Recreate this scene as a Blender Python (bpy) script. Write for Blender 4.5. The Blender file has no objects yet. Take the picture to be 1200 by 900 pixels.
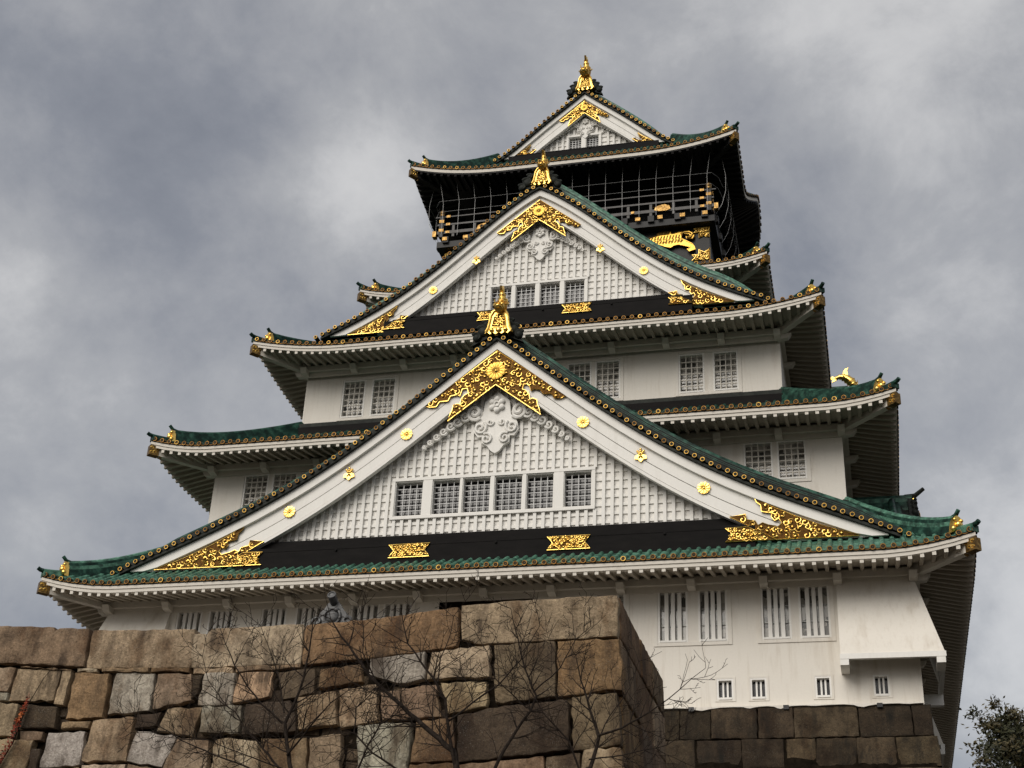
import bpy, bmesh, math, random
import numpy as np
from mathutils import Vector, Matrix
R = math.radians
random.seed(7)
C = bpy.context.scene.collection
scn = bpy.context.scene

# ------------------------------------------------------------------ camera
cam_d = bpy.data.cameras.new('camera'); cam = bpy.data.objects.new('camera', cam_d); C.objects.link(cam)
YAW, PITCH, ROLL = R(14.898), R(28.156), R(2.785)
_f = Vector((-math.sin(YAW)*math.cos(PITCH), math.cos(YAW)*math.cos(PITCH), math.sin(PITCH)))
_r = Vector((math.cos(YAW), math.sin(YAW), 0)); _u = _r.cross(_f)
CR = _r*math.cos(ROLL)+_u*math.sin(ROLL); CU = _u*math.cos(ROLL)-_r*math.sin(ROLL)
CAM = Vector((13.207, -45.418, -18.327))
cam.matrix_world = Matrix(((CR.x, CU.x, -_f.x, CAM.x), (CR.y, CU.y, -_f.y, CAM.y), (CR.z, CU.z, -_f.z, CAM.z), (0, 0, 0, 1)))
cam_d.sensor_width = 36; cam_d.lens = 1668.73*36/1200
cam_d.clip_start = 0.5; cam_d.clip_end = 6000
scn.camera = cam

# ------------------------------------------------------------------ sky and sun
SUN_EL, SUN_AZ = R(36), R(-20)                 # the sun stands in front of the facade, to the left of its axis
SUNDIR = Vector((math.sin(SUN_AZ)*math.cos(SUN_EL), -math.cos(SUN_AZ)*math.cos(SUN_EL), math.sin(SUN_EL)))
SUN_STRENGTH = 1.5
CLOUD = 0.228
wd = bpy.data.worlds.new('World'); scn.world = wd; wd.use_nodes = True
nt = wd.node_tree; nt.nodes.clear()
def nd(nt, t, **kw):
    n = nt.nodes.new(t)
    for k, v in kw.items():
        if k.startswith('i_'): n.inputs[int(k[2:])].default_value = v
        else: setattr(n, k, v)
    return n
def ln(nt, a, ai, b, bi): nt.links.new(a.outputs[ai], b.inputs[bi])
def ramp(nt, stops, interp='LINEAR'):
    n = nt.nodes.new('ShaderNodeValToRGB'); n.color_ramp.interpolation = interp
    e = n.color_ramp.elements
    while len(e) < len(stops): e.new(0.5)
    for k, (p, c) in enumerate(stops):
        e[k].position = p; e[k].color = (c[0], c[1], c[2], 1) if len(c) == 3 else c
    return n
def mixc(nt, fac, a, b, blend='MIX'):          # fac/a/b: (node, out) or constants
    n = nt.nodes.new('ShaderNodeMix'); n.data_type = 'RGBA'; n.blend_type = blend
    for v, i in ((fac, 0), (a, 6), (b, 7)):
        if isinstance(v, tuple) and hasattr(v[0], 'outputs'): nt.links.new(v[0].outputs[v[1]], n.inputs[i])
        elif i == 0: n.inputs[0].default_value = v
        else: n.inputs[i].default_value = (v[0], v[1], v[2], 1)
    return (n, 2)
def math_(nt, op, a, b=None, clamp=False):
    n = nt.nodes.new('ShaderNodeMath'); n.operation = op; n.use_clamp = clamp
    for v, i in ((a, 0), (b, 1)):
        if v is None: continue
        if isinstance(v, tuple): nt.links.new(v[0].outputs[v[1]], n.inputs[i])
        else: n.inputs[i].default_value = v
    return (n, 0)
tc = nd(nt, 'ShaderNodeTexCoord')
sky = nd(nt, 'ShaderNodeTexSky', sky_type='NISHITA', sun_disc=False)
sky.sun_elevation = SUN_EL; sky.sun_rotation = math.pi-SUN_AZ; sky.dust_density = 3.0
skyd = mixc(nt, 1.0, (sky, 0), (0.10, 0.10, 0.10), 'MULTIPLY')
mp = nd(nt, 'ShaderNodeMapping'); ln(nt, tc, 0, mp, 0)
mp.inputs['Location'].default_value = (3.1, 1.7, 0.4); mp.inputs['Scale'].default_value = (1, 1, 1.15); mp.inputs['Rotation'].default_value = (0, R(25), 0)
n1 = nd(nt, 'ShaderNodeTexNoise'); n1.inputs['Scale'].default_value = 3.0; n1.inputs['Detail'].default_value = 10; n1.inputs['Roughness'].default_value = .56; n1.inputs['Distortion'].default_value = .12
ln(nt, mp, 0, n1, 'Vector')
n2 = nd(nt, 'ShaderNodeTexNoise'); n2.inputs['Scale'].default_value = 8.5; n2.inputs['Detail'].default_value = 11; n2.inputs['Roughness'].default_value = .62; n2.inputs['Distortion'].default_value = .2
ln(nt, mp, 0, n2, 'Vector')
dens = math_(nt, 'ADD', math_(nt, 'MULTIPLY', (n1, 0), .62), math_(nt, 'MULTIPLY', (n2, 0), .38))
# broad brighter breaks in the cloud deck, fixed directions in the sky
def lobe(d, width, amp):
    v = nd(nt, 'ShaderNodeVectorMath', operation='DOT_PRODUCT'); ln(nt, tc, 0, v, 0); v.inputs[1].default_value = d
    a = math_(nt, 'SUBTRACT', (v, 1), 1.0)
    e = math_(nt, 'EXPONENT', math_(nt, 'MULTIPLY', a, 2.0/width**2))
    return math_(nt, 'MULTIPLY', e, amp)
for l in (((-0.3119, 0.7433, 0.5919), 0.06, 0.17), ((-0.5263, 0.6813, 0.5087), 0.07, 0.12), ((0.0716, 0.7527, 0.6545), 0.13, 0.1), ((0.1010, 0.9285, 0.3574), 0.07, 0.12), ((0.0920, 0.9601, 0.2641), 0.06, 0.16), ((-0.0877, 0.7306, 0.6771), 0.2, 0.03), ((-0.4354, 0.8095, 0.3939), 0.2, -0.06), ((-0.3908, 0.6707, 0.6304), 0.13, -0.09), ((0.0020, 0.8323, 0.5544), 0.1, -0.06), ((-0.2307, 0.7393, 0.6326), 0.06, -0.03), ((0.0482, 0.8210, 0.5690), 0.05, 0.05), ((0.0527, 0.8699, 0.4905), 0.06, 0.05)):
    dens = math_(nt, 'ADD', dens, lobe(*l))
cr = ramp(nt, [(.34, (.56, .59, .67)), (.43, (.74, .765, .84)), (.50, (.98, .99, 1.04)), (.57, (1.22, 1.22, 1.24)), (.66, (1.75, 1.73, 1.71)), (.82, (2.3, 2.26, 2.2))])
nt.links.new(dens[0].outputs[0], cr.inputs[0])
cl = mixc(nt, 1.0, (cr, 0), (CLOUD, CLOUD, CLOUD), 'MULTIPLY')
# the thin cloud in front of the sun is brighter
sv = nd(nt, 'ShaderNodeVectorMath', operation='DOT_PRODUCT'); ln(nt, tc, 0, sv, 0); sv.inputs[1].default_value = SUNDIR
glow = math_(nt, 'EXPONENT', math_(nt, 'MULTIPLY', math_(nt, 'SUBTRACT', (sv, 1), 1.0), 3.2))
glc = mixc(nt, glow, (0, 0, 0), (.34, .325, .30))
allc = mixc(nt, 1.0, cl, glc, 'ADD')
fin = mixc(nt, .86, skyd, allc)
bg = nd(nt, 'ShaderNodeBackground'); nt.links.new(fin[0].outputs[fin[1]], bg.inputs[0]); bg.inputs[1].default_value = 1.0
out = nd(nt, 'ShaderNodeOutputWorld'); ln(nt, bg, 0, out, 0)
sd = bpy.data.lights.new('sun', 'SUN'); sun = bpy.data.objects.new('sun', sd); C.objects.link(sun)
sd.energy = SUN_STRENGTH; sd.angle = R(45); sd.color = (1, .95, .875)
sun.rotation_euler = SUNDIR.to_track_quat('Z', 'Y').to_euler(); sun.location = (-30, -60, 60)
scn.view_settings.view_transform = 'Standard'; scn.view_settings.look = 'None'; scn.view_settings.gamma = 1
scn.view_settings.use_curve_mapping = False
scn.view_settings.exposure = 0.60

# ------------------------------------------------------------------ materials
MATS = {}
def new_mat(name):
    m = bpy.data.materials.new(name); m.use_nodes = True; MATS[name] = m
    t = m.node_tree; b = t.nodes['Principled BSDF']; c = nd(t, 'ShaderNodeTexCoord')
    return m, t, b, c
def noise(t, c, scale, detail=5, rough=.55, stretch=None):
    n = nd(t, 'ShaderNodeTexNoise'); n.inputs['Scale'].default_value = scale; n.inputs['Detail'].default_value = detail; n.inputs['Roughness'].default_value = rough
    if stretch:
        m = nd(t, 'ShaderNodeMapping'); m.inputs['Scale'].default_value = stretch; ln(t, c, 3, m, 0); ln(t, m, 0, n, 'Vector')
    else: ln(t, c, 3, n, 'Vector')
    return n
def bump(t, b, n, strength, dist=.02):
    k = nd(t, 'ShaderNodeBump'); k.inputs['Strength'].default_value = strength; k.inputs['Distance'].default_value = dist
    ln(t, n, 0, k, 'Height'); ln(t, k, 0, b, 'Normal')
def setb(t, b, src): t.links.new(src[0].outputs[src[1]], b.inputs['Base Color'])
def simple(name, stops, scale, rough=.6, metal=0, stretch=None, bs=.15, spec=.5, detail=6, bd=.02):
    m, t, b, c = new_mat(name)
    n = noise(t, c, scale, detail, .6, stretch); r = ramp(t, stops); ln(t, n, 0, r, 0); setb(t, b, (r, 0))
    b.inputs['Roughness'].default_value = rough; b.inputs['Metallic'].default_value = metal
    b.inputs['Specular IOR Level'].default_value = spec
    if bs: bump(t, b, n, bs, bd)
    return m
def plaster(name, base, dirt, amount):
    m, t, b, c = new_mat(name)
    n = noise(t, c, .55, 6, .6); s = noise(t, c, 2.2, 5, .6, (1.0, 1.0, .13)); f = noise(t, c, 14, 4, .6)
    rs = ramp(t, [(.50, (0, 0, 0)), (.74, (1, 1, 1))]); ln(t, s, 0, rs, 0)
    rn = ramp(t, [(.42, (0, 0, 0)), (.70, (1, 1, 1))]); ln(t, n, 0, rn, 0)
    w_ = noise(t, c, 5.5, 6, .62, (1.6, 1.6, .10)); rw = ramp(t, [(.54, (0, 0, 0)), (.72, (.55, .55, .55))]); ln(t, w_, 0, rw, 0)
    a = math_(t, 'MULTIPLY', math_(t, 'ADD', math_(t, 'MULTIPLY', (rs, 0), (rn, 0)), math_(t, 'MULTIPLY', (rw, 0), .45)), amount, True)
    lo = mixc(t, (n, 0), [v*.94 for v in base], base)
    fi = mixc(t, .10, lo, (f, 0), 'MULTIPLY')
    setb(t, b, mixc(t, a, fi, dirt)); b.inputs['Roughness'].default_value = .75; b.inputs['Specular IOR Level'].default_value = .3
    bump(t, b, f, .06, .01)
    return m
plaster('white_plaster', (.745, .705, .635), (.37, .30, .215), .72)
plaster('white_wood', (.82, .80, .755), (.40, .36, .30), .35)
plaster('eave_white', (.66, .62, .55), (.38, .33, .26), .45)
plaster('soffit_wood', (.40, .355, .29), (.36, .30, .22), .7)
simple('gold', [(.3, (.70, .42, .08)), (.6, (1.0, .68, .19)), (.8, (1.0, .78, .32))], 9, .30, 1, bs=.25, bd=.01)
simple('relief_gold', [(.3, (.30, .17, .03)), (.6, (.62, .38, .08)), (.8, (.85, .56, .15))], 12, .36, 1, bs=.4, bd=.015)
simple('rim_gold', [(.3, (.12, .07, .016)), (.6, (.36, .22, .055)), (.8, (.62, .42, .13))], 5, .42, 1, bs=.2, bd=.01)
simple('gold_back', [(.3, (.018, .008, .001)), (.7, (.075, .034, .005))], 12, .45, .9, bs=.3, bd=.01)
simple('dull_gold', [(.3, (.045, .024, .008)), (.6, (.16, .085, .025)), (.8, (.34, .20, .06))], 7, .45, 1, bs=.2, bd=.01)
simple('weathered_gold', [(.3, (.07, .04, .015)), (.55, (.26, .155, .05)), (.75, (.55, .35, .12))], 9, .42, .95, bs=.2, bd=.01)
simple('black_lacquer', [(.3, (.008, .008, .009)), (.7, (.016, .015, .014))], 3, .45, 0, bs=.05, spec=.22)
simple('black_band', [(.3, (.004, .0035, .0035)), (.7, (.009, .0078, .0074))], 2.2, .62, 0, stretch=(.5, 1, 2), bs=.08, spec=.07)
simple('black_tile', [(.3, (.010, .012, .011)), (.65, (.03, .033, .028)), (.85, (.045, .05, .036))], 4, .55, 0, bs=.2, spec=.10)
m = simple('dark_green', [(.30, (.006, .013, .010)), (.48, (.012, .036, .027)), (.62, (.034, .095, .068)), (.80, (.09, .20, .148))], 3.2, .45, 0, bs=.2, spec=.16)
m = simple('green_copper', [(.30, (.012, .026, .019)), (.44, (.036, .094, .066)), (.58, (.08, .20, .138)), (.78, (.17, .33, .245))], 4.5, .5, 0, bs=.25, spec=.35)
simple('glass_dark', [(.4, (.006, .006, .007)), (.6, (.018, .018, .018))], 2, .15, 0, bs=0)
m, t, b, c = new_mat('glass_grey')
v = nd(t, 'ShaderNodeTexVoronoi', distance='CHEBYCHEV'); v.inputs['Scale'].default_value = 3.2; ln(t, c, 3, v, 0)
r = ramp(t, [(.12, (.07, .07, .065)), (.4, (.26, .25, .225)), (.8, (.45, .43, .39))]); ln(t, v, 'Color', r, 0); setb(t, b, (r, 0)); b.inputs['Roughness'].default_value = .12
simple('grey_metal', [(.3, (.20, .20, .19)), (.7, (.34, .34, .32))], 6, .45, .6, bs=.05)
simple('dark_rail', [(.3, (.018, .016, .015)), (.7, (.05, .045, .04))], 5, .5, .1, bs=.05)
simple('net_wire', [(.3, (.28, .28, .28)), (.7, (.42, .42, .41))], 5, .5, .2, bs=0)
simple('grey_tile', [(.3, (.025, .025, .026)), (.55, (.075, .075, .075)), (.75, (.19, .19, .185))], 9, .5, 0, bs=.4)
simple('bark', [(.3, (.008, .006, .005)), (.7, (.034, .026, .021))], 14, .9, 0, bs=.4, spec=.06)
simple('gravel', [(.3, (.035, .032, .024)), (.7, (.07, .06, .045))], 1.3, .95, 0, bs=.4, bd=.05, spec=.2)
simple('terrace_earth', [(.3, (.13, .11, .09)), (.7, (.24, .21, .17))], 1.3, .95, 0, bs=.3)
simple('joint', [(.3, (.004, .003, .002)), (.7, (.016, .012, .008))], 5, .95, 0, bs=.5, spec=.03)
simple('dark_wood', [(.3, (.018, .010, .006)), (.7, (.05, .03, .018))], 3, .6, 0, bs=.1, spec=.2)
def leafm(name, stops, rough=.55):
    m, t, b, c = new_mat(name); n = noise(t, c, 1.9, 4); r = ramp(t, stops); ln(t, n, 0, r, 0); setb(t, b, (r, 0)); b.inputs['Roughness'].default_value = rough
    return m
leafm('leaf_dark', [(.3, (.014, .016, .005)), (.7, (.042, .042, .013))])
leafm('leaf_brown', [(.3, (.034, .028, .009)), (.7, (.085, .066, .023))])
leafm('leaf_red', [(.3, (.10, .012, .005)), (.6, (.26, .035, .008)), (.8, (.42, .12, .015))])
# stone: each block carries its own colour in the corner attribute 'tint'
def stonem(name, wet, streak, lichen=(.42, .40, .34)):
    m, t, b, c = new_mat(name)
    at = nd(t, 'ShaderNodeAttribute', attribute_name='tint')
    a = noise(t, c, 3.1, 9, .70); f = noise(t, c, 19, 8, .75); s = noise(t, c, 2.6, 7, .66, (1.3, 1.3, .20)); g = noise(t, c, .8, 5, .62)
    r1 = ramp(t, [(.30, (.34, .30, .25)), (.48, (.86, .84, .80)), (.62, (1.12, 1.10, 1.06)), (.75, (1.5, 1.46, 1.38))]); ln(t, a, 0, r1, 0)
    r2 = ramp(t, [(.34, (.25, .23, .20)), (.46, (.85, .84, .81)), (.56, (1.08, 1.07, 1.04)), (.68, (1.75, 1.7, 1.62))]); ln(t, f, 0, r2, 0)
    c1 = mixc(t, .85, (at, 0), (r1, 0), 'MULTIPLY'); c2 = mixc(t, .75, c1, (r2, 0), 'MULTIPLY')
    q = noise(t, c, 1.15, 7, .58, (1, 1, .55)); rq = ramp(t, [(.40, (1.28, 1.26, 1.22)), (.52, (1.0, .98, .95)), (.60, (.62, .54, .47)), (.70, (.40, .31, .25))]); ln(t, q, 0, rq, 0); c2 = mixc(t, .9, c2, (rq, 0), 'MULTIPLY')
    rs = ramp(t, [(.44, (0, 0, 0)), (.62, (1, 1, 1))]); ln(t, s, 0, rs, 0)
    rg = ramp(t, [(.40, (0, 0, 0)), (.62, (1, 1, 1))]); ln(t, g, 0, rg, 0)
    k = math_(t, 'MULTIPLY', math_(t, 'MULTIPLY', (rs, 0), (rg, 0)), streak, True)
    l1 = noise(t, c, 44, 5, .6); l2 = noise(t, c, 1.7, 4, .6); ra_ = ramp(t, [(.60, (0, 0, 0)), (.68, (1, 1, 1))]); ln(t, l1, 0, ra_, 0); rb2 = ramp(t, [(.45, (0, 0, 0)), (.65, (.7, .7, .7))]); ln(t, l2, 0, rb2, 0)
    lk = math_(t, 'MULTIPLY', (ra_, 0), (rb2, 0)); c2 = mixc(t, lk, c2, lichen)
    setb(t, b, mixc(t, k, c2, wet)); b.inputs['Roughness'].default_value = .85; b.inputs['Specular IOR Level'].default_value = .25
    h = math_(t, 'ADD', math_(t, 'MULTIPLY', (a, 0), .6), math_(t, 'MULTIPLY', (f, 0), .55))
    kb = nd(t, 'ShaderNodeBump'); kb.inputs['Strength'].default_value = 1.0; kb.inputs['Distance'].default_value = .09
    t.links.new(h[0].outputs[0], kb.inputs['Height']); ln(t, kb, 0, b, 'Normal')
    return m
stonem('wall_stone', (.045, .030, .020), .85)
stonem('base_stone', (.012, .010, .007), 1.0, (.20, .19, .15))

# ------------------------------------------------------------------ mesh building
ROOT = None; ORG = Vector((0, 0, 0))
class MB:
    def __init__(s): s.v = []; s.f = []; s.m = []; s.c = []; s.tint = None
    def add(s, vs, fs, mi=0):
        o = len(s.v); s.v.extend([tuple(p) for p in vs])
        for f in fs: s.f.append(tuple(i+o for i in f)); s.m.append(mi); s.c.append(s.tint)
    def box8(s, p, mi=0):                      # p: 8 corners, bottom loop then top loop
        s.add(p, [(0, 3, 2, 1), (4, 5, 6, 7), (0, 1, 5, 4), (1, 2, 6, 5), (2, 3, 7, 6), (3, 0, 4, 7)], mi)
    def box(s, T, x0, x1, y0, y1, z0, z1, mi=0):
        s.box8([T(x, y, z) for z in (z0, z1) for x, y in ((x0, y0), (x1, y0), (x1, y1), (x0, y1))], mi)
    def tube(s, pts, rad, seg=6, mi=0, cap=True):
        pts = [Vector(p) for p in pts]; n = len(pts)
        rad = rad if isinstance(rad, (list, tuple)) else [rad]*n
        d0 = (pts[1]-pts[0]).normalized(); a = d0.orthogonal().normalized(); vs = []
        for i, p in enumerate(pts):
            d = (pts[min(i+1, n-1)]-pts[max(i-1, 0)])
            d = d.normalized() if d.length > 1e-9 else d0
            a = (a-d*a.dot(d)); a = a.normalized() if a.length > 1e-6 else d.orthogonal().normalized()
            b = d.cross(a)
            for k in range(seg):
                t = 2*math.pi*k/seg; vs.append(p+(a*math.cos(t)+b*math.sin(t))*rad[i])
        fs = [(i*seg+k, i*seg+(k+1) % seg, (i+1)*seg+(k+1) % seg, (i+1)*seg+k) for i in range(n-1) for k in range(seg)]
        if cap: fs += [tuple(range(seg-1, -1, -1)), tuple((n-1)*seg+k for k in range(seg))]
        s.add(vs, fs, mi)
    def ring(s, c, ax, ay, Rr, r, seg=12, sides=4, mi=0):
        c, ax, ay = Vector(c), Vector(ax), Vector(ay); az = ax.cross(ay); vs = []
        for k in range(seg):
            t = 2*math.pi*k/seg; d = ax*math.cos(t)+ay*math.sin(t)
            for j in range(sides):
                q = 2*math.pi*j/sides+math.pi/4; vs.append(c+d*(Rr+r*math.cos(q))+az*(r*math.sin(q)))
        s.add(vs, [(k*sides+j, ((k+1) % seg)*sides+j, ((k+1) % seg)*sides+(j+1) % sides, k*sides+(j+1) % sides) for k in range(seg) for j in range(sides)], mi)
    def cyl(s, c0, c1, r, seg=12, mi=0): s.tube([c0, c1], r, seg, mi)
    def prism(s, front, off, mi=0, back=True):  # front: loop of points; off: vector to the back loop
        n = len(front); off = Vector(off); F = [Vector(p) for p in front]; Bk = [p+off for p in F]
        fs = [tuple(range(n))]+[(i, i+n, (i+1) % n+n, (i+1) % n) for i in range(n)]
        if back: fs.append(tuple(range(2*n-1, n-1, -1)))
        s.add(F+Bk, fs, mi)
    def ball(s, c, rx, ry, rz, T=None, seg=8, rings=5, mi=0):
        vs = []; fs = []
        for i in range(rings+1):
            a = math.pi*i/rings
            for k in range(seg):
                t = 2*math.pi*k/seg; p = (c[0]+rx*math.sin(a)*math.cos(t), c[1]+ry*math.sin(a)*math.sin(t), c[2]+rz*math.cos(a))
                vs.append(T(*p) if T else p)
        for i in range(rings):
            for k in range(seg): fs.append((i*seg+k, i*seg+(k+1) % seg, (i+1)*seg+(k+1) % seg, (i+1)*seg+k))
        s.add(vs, fs, mi)
    def sheet(s, rows, mi=0):                  # rows: list of equal-length point lists
        n = len(rows[0]); vs = [p for r_ in rows for p in r_]
        s.add(vs, [(i*n+j, i*n+j+1, (i+1)*n+j+1, (i+1)*n+j) for i in range(len(rows)-1) for j in range(n-1)], mi)
    def build(s, name, mats, parent=None, smooth=None, fix=True, label=None):
        me = bpy.data.meshes.new(name); org = ORG if parent is not None else Vector((0, 0, 0))
        me.from_pydata([(p[0]-org.x, p[1]-org.y, p[2]-org.z) for p in s.v], [], s.f)
        for mm in ([mats] if isinstance(mats, str) else mats): me.materials.append(MATS[mm])
        me.polygons.foreach_set('material_index', s.m)
        if any(c is not None for c in s.c):
            at = me.color_attributes.new('tint', 'FLOAT_COLOR', 'CORNER'); buf = []
            for p, c in zip(me.polygons, s.c): buf.extend((list(c or (.3, .3, .3))+[1])*p.loop_total)
            at.data.foreach_set('color', buf)
        if fix:
            bm = bmesh.new(); bm.from_mesh(me); bmesh.ops.recalc_face_normals(bm, faces=bm.faces[:]); bm.to_mesh(me); bm.free()
        if smooth: me.shade_smooth(); me.set_sharp_from_angle(angle=R(smooth))
        me.update(); o = bpy.data.objects.new(name, me); C.objects.link(o)
        if parent is not None: o.parent = parent
        if label: o['label'] = label
        return o
def thing(name, label, cat, loc, group=None):
    global ORG
    o = bpy.data.objects.new(name, None); C.objects.link(o); o.location = loc; o['label'] = label; o['category'] = cat
    if group: o['group'] = group
    o.empty_display_size = 1; ORG = Vector(loc); return o
def tag(o, label, cat, group=None):
    o['label'] = label; o['category'] = cat
    if group: o['group'] = group
    return o
def structure(o): o['kind'] = 'structure'; return o
ident = lambda x, y, z: (x, y, z)

# ------------------------------------------------------------------ the castle tower
YC = 21.5
castle = thing('castle_tower', 'tall white castle keep with green tiled roofs, gold ornaments and a black top storey', 'castle', (0, YC, -5.1))

def window(Tw, x0, x1, z0, z1, style, wall_y=0.0):
    """Tw(x, y, z): y runs into the wall. window > pane, lattice"""
    f = MB(); d = .30; t = .07
    f.box(Tw, x0-t, x0, -.012, d, z0-t, z1+t); f.box(Tw, x1, x1+t, -.012, d, z0-t, z1+t)
    f.box(Tw, x0, x1, -.012, d, z1, z1+t); f.box(Tw, x0, x1, -.05, d, z0-t, z0)
    w = f.build('window', 'white_wood', castle)
    p = MB(); p.box(Tw, x0, x1, d-.06, d-.01, z0, z1); b = MB()
    if style == 'bars':
        n = 3; bw = .135
        for i in range(n):
            cx = x0+(x1-x0)*(i+1)/(n+1); b.box(Tw, cx-bw/2, cx+bw/2, .04, .15, z0, z1)
        for i in (1, 2): zz = z0+(z1-z0)*i/3; b.box(Tw, x0, x1, .19, .215, zz-.018, zz+.018, 1)
        for i in range(2):
            cx = x0+(x1-x0)*(i+1)/3; b.box(Tw, cx-.015, cx+.015, .195, .22, z0, z1, 1)
        p.build('pane', 'glass_grey', w); b.build('lattice', ['white_wood', 'grey_metal'], w)
    elif style == 'grid':
        for i in range(3):
            cx = x0+(x1-x0)*(i+1)/4; b.box(Tw, cx-.022, cx+.022, .05, .10, z0, z1)
        for i in range(5):
            zz = z0+(z1-z0)*(i+1)/6; b.box(Tw, x0, x1,   .055, .105, zz-.02, zz+.02)
        p.build('pane', 'glass_grey', w); b.build('lattice', 'eave_white', w)
    elif style == 'loop':
        for i in range(2):
            cx = x0+(x1-x0)*(i+1)/3; b.box(Tw, cx-.03, cx+.03, .10, .16, z0, z1)
        p.build('pane', 'glass_dark', w); b.build('lattice', 'white_wood', w)
        s = MB(); q = .13                                             # bevelled plaster surround
        o4 = [(x0-q, z0-q), (x1+q, z0-q), (x1+q, z1+q), (x0-q, z1+q)]; i4 = [(x0-.06, z0-.06), (x1+.06, z0-.06), (x1+.06, z1+.06), (x0-.06, z1+.06)]
        vs = [Tw(a, -.004, c) for a, c in o4]+[Tw(a, -.022, c) for a, c in o4]+[Tw(a, -.02, c) for a, c in i4]
        s.add(vs, [(k, (k+1) % 4, (k+1) % 4+4, k+4) for k in range(4)]+[(k+4, (k+1) % 4+4, (k+1) % 4+8, k+8) for k in range(4)])
        s.build('surround', 'white_plaster', w)
    return w

def storey(wx, yf, z0, z1, mat, holes=(), depth=.30, label=None):
    """four walls of one storey; the front one has real openings (x0, x1, z0, z1)"""
    b = MB(); yb = 2*YC-yf
    xs = sorted({-wx, wx, *[h[0] for h in holes], *[h[1] for h in holes]}); zs = sorted({z0, z1, *[h[2] for h in holes], *[h[3] for h in holes]})
    for i in range(len(xs)-1):
        for j in range(len(zs)-1):
            cx, cz = (xs[i]+xs[i+1])/2, (zs[j]+zs[j+1])/2
            if any(h[0] < cx < h[1] and h[2] < cz < h[3] for h in holes): continue
            b.add([(xs[i], yf, zs[j]), (xs[i+1], yf, zs[j]), (xs[i+1], yf, zs[j+1]), (xs[i], yf, zs[j+1])], [(0, 1, 2, 3)])
    b.add([(wx, yf, z0), (wx, yb, z0), (wx, yb, z1), (wx, yf, z1)], [(0, 1, 2, 3)])
    b.add([(-wx, yf, z0), (-wx, yf, z1), (-wx, yb, z1), (-wx, yb, z0)], [(0, 1, 2, 3)])
    b.add([(-wx, yb, z0), (-wx, yb, z1), (wx, yb, z1), (wx, yb, z0)], [(0, 1, 2, 3)])
    return b.build('wall', mat, castle, fix=False, label=label)
front = lambda yf: (lambda x, y, z: (x, yf+y, z))

def pairs(yf, sets, z0, z1, style):
    hs = []
    for grp in sets:
        for (a, c) in grp: window(front(yf), a, c, z0, z1, style); hs.append((a, c, z0, z1))
        m = MB(); a, c = grp[0][0], grp[-1][1]; T = front(yf); q = .13
        for (u0, u1, w0, w1) in ((a-q-.08, a-.075, z0-.20, z1+.2), (c+.075, c+q+.08, z0-.20, z1+.2), (a-.07, c+.07, z1+.075, z1+.2), (a-.07, c+.07, z0-.20, z0-.075)):
            m.box(T, u0, u1, -.035, .02, w0, w1)
        m.build('window_surround', 'white_plaster', castle)
    return hs
W1 = [[(6.34, 7.25), (7.75, 8.62)], [(9.91, 10.78), (11.19, 12.09)]]
W1 += [[(-c, -a) for a, c in reversed(g)] for g in W1]+[[(-5.08, -4.10), (-3.81, -2.86)], [(2.9, 3.8), (4.1, 5.05)]]
h1 = pairs(2.0, W1, -2.67, -.91, 'bars')
for a, c in ((8.32, 8.76), (9.44, 9.87), (11.58, 11.99), (13.46, 13.86), (4.3, 4.72), (-8.76, -8.32), (-11.99, -11.58)):
    window(front(2.0), a, c, -4.72, -4.13, 'loop'); h1.append((a, c, -4.72, -4.13))
h1.append((-1.75, 1.75, -4.2, -.62))
storey(14.96, 2.0, -5.1, -.30, 'white_plaster', h1)
e_ = MB(); e_.box(ident, -1.9, 1.9, 2.9, 3.0, -4.3, -.5)
for x in (-1.75, -.9, 0, .9, 1.75): e_.box(ident, x-.1, x+.1, 2.75, 2.9, -4.2, -.62)
e_.box(ident, -2.1, 2.1, 2.0, 3.0, -.62, -.5); e_.build('entrance_door', 'dark_wood', castle)
h2 = pairs(4.88, [[(9.29, 10.25), (10.56, 11.52)], [(-11.52, -10.56), (-10.25, -9.29)]], 4.55, 6.05, 'grid')
storey(12.97, 4.88, 1.0, 6.9, 'white_plaster', h2)
h3 = pairs(7.9, [[(6.43, 7.39), (7.90, 8.82)], [(-8.82, -7.86), (-7.42, -6.43)], [(1.55, 2.5), (2.80, 3.77)], [(-3.77, -2.80), (-2.5, -1.55)]], 10.18, 11.93, 'grid')
storey(10.68, 7.9, 8.0, 13.0, 'white_plaster', h3)
storey(8.25, 13.6, 15.0, 19.3, 'white_plaster')
# little drain holes along the foot of the plaster
b = MB()
for x in (-12, -9, -6, 3.7, 7.42, 10.55, 13.55): b.box(ident, x-.09, x+.09, 1.66, 2.03, -5.24, -5.10)
b.build('drain_hole', 'glass_dark', castle)
b = MB(); rs_ = random.Random(77); lo = []; x = -14.9
while x < 14.7:                                                     # plaster run down unevenly over the tops of the stones
    w_ = rs_.uniform(.9, 2.1); d_ = rs_.uniform(.02, .13)
    lo += [(x+w_*q, -5.105-d_*s_) for q, s_ in ((.05, .3), (.14, .75), (.26, 1), (.4, .55), (.6, .18), (.85, .1))]; x += w_
lo = [p for p in lo if p[0] < 14.85]
b.prism([(-14.93, 1.72, -5.088)]+[(x, 1.72, z) for x, z in lo]+[(14.93, 1.72, -5.12), (14.93, 1.72, -5.088)], (0, .275, 0))
b.build('plaster_foot', 'white_plaster', castle)

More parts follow.
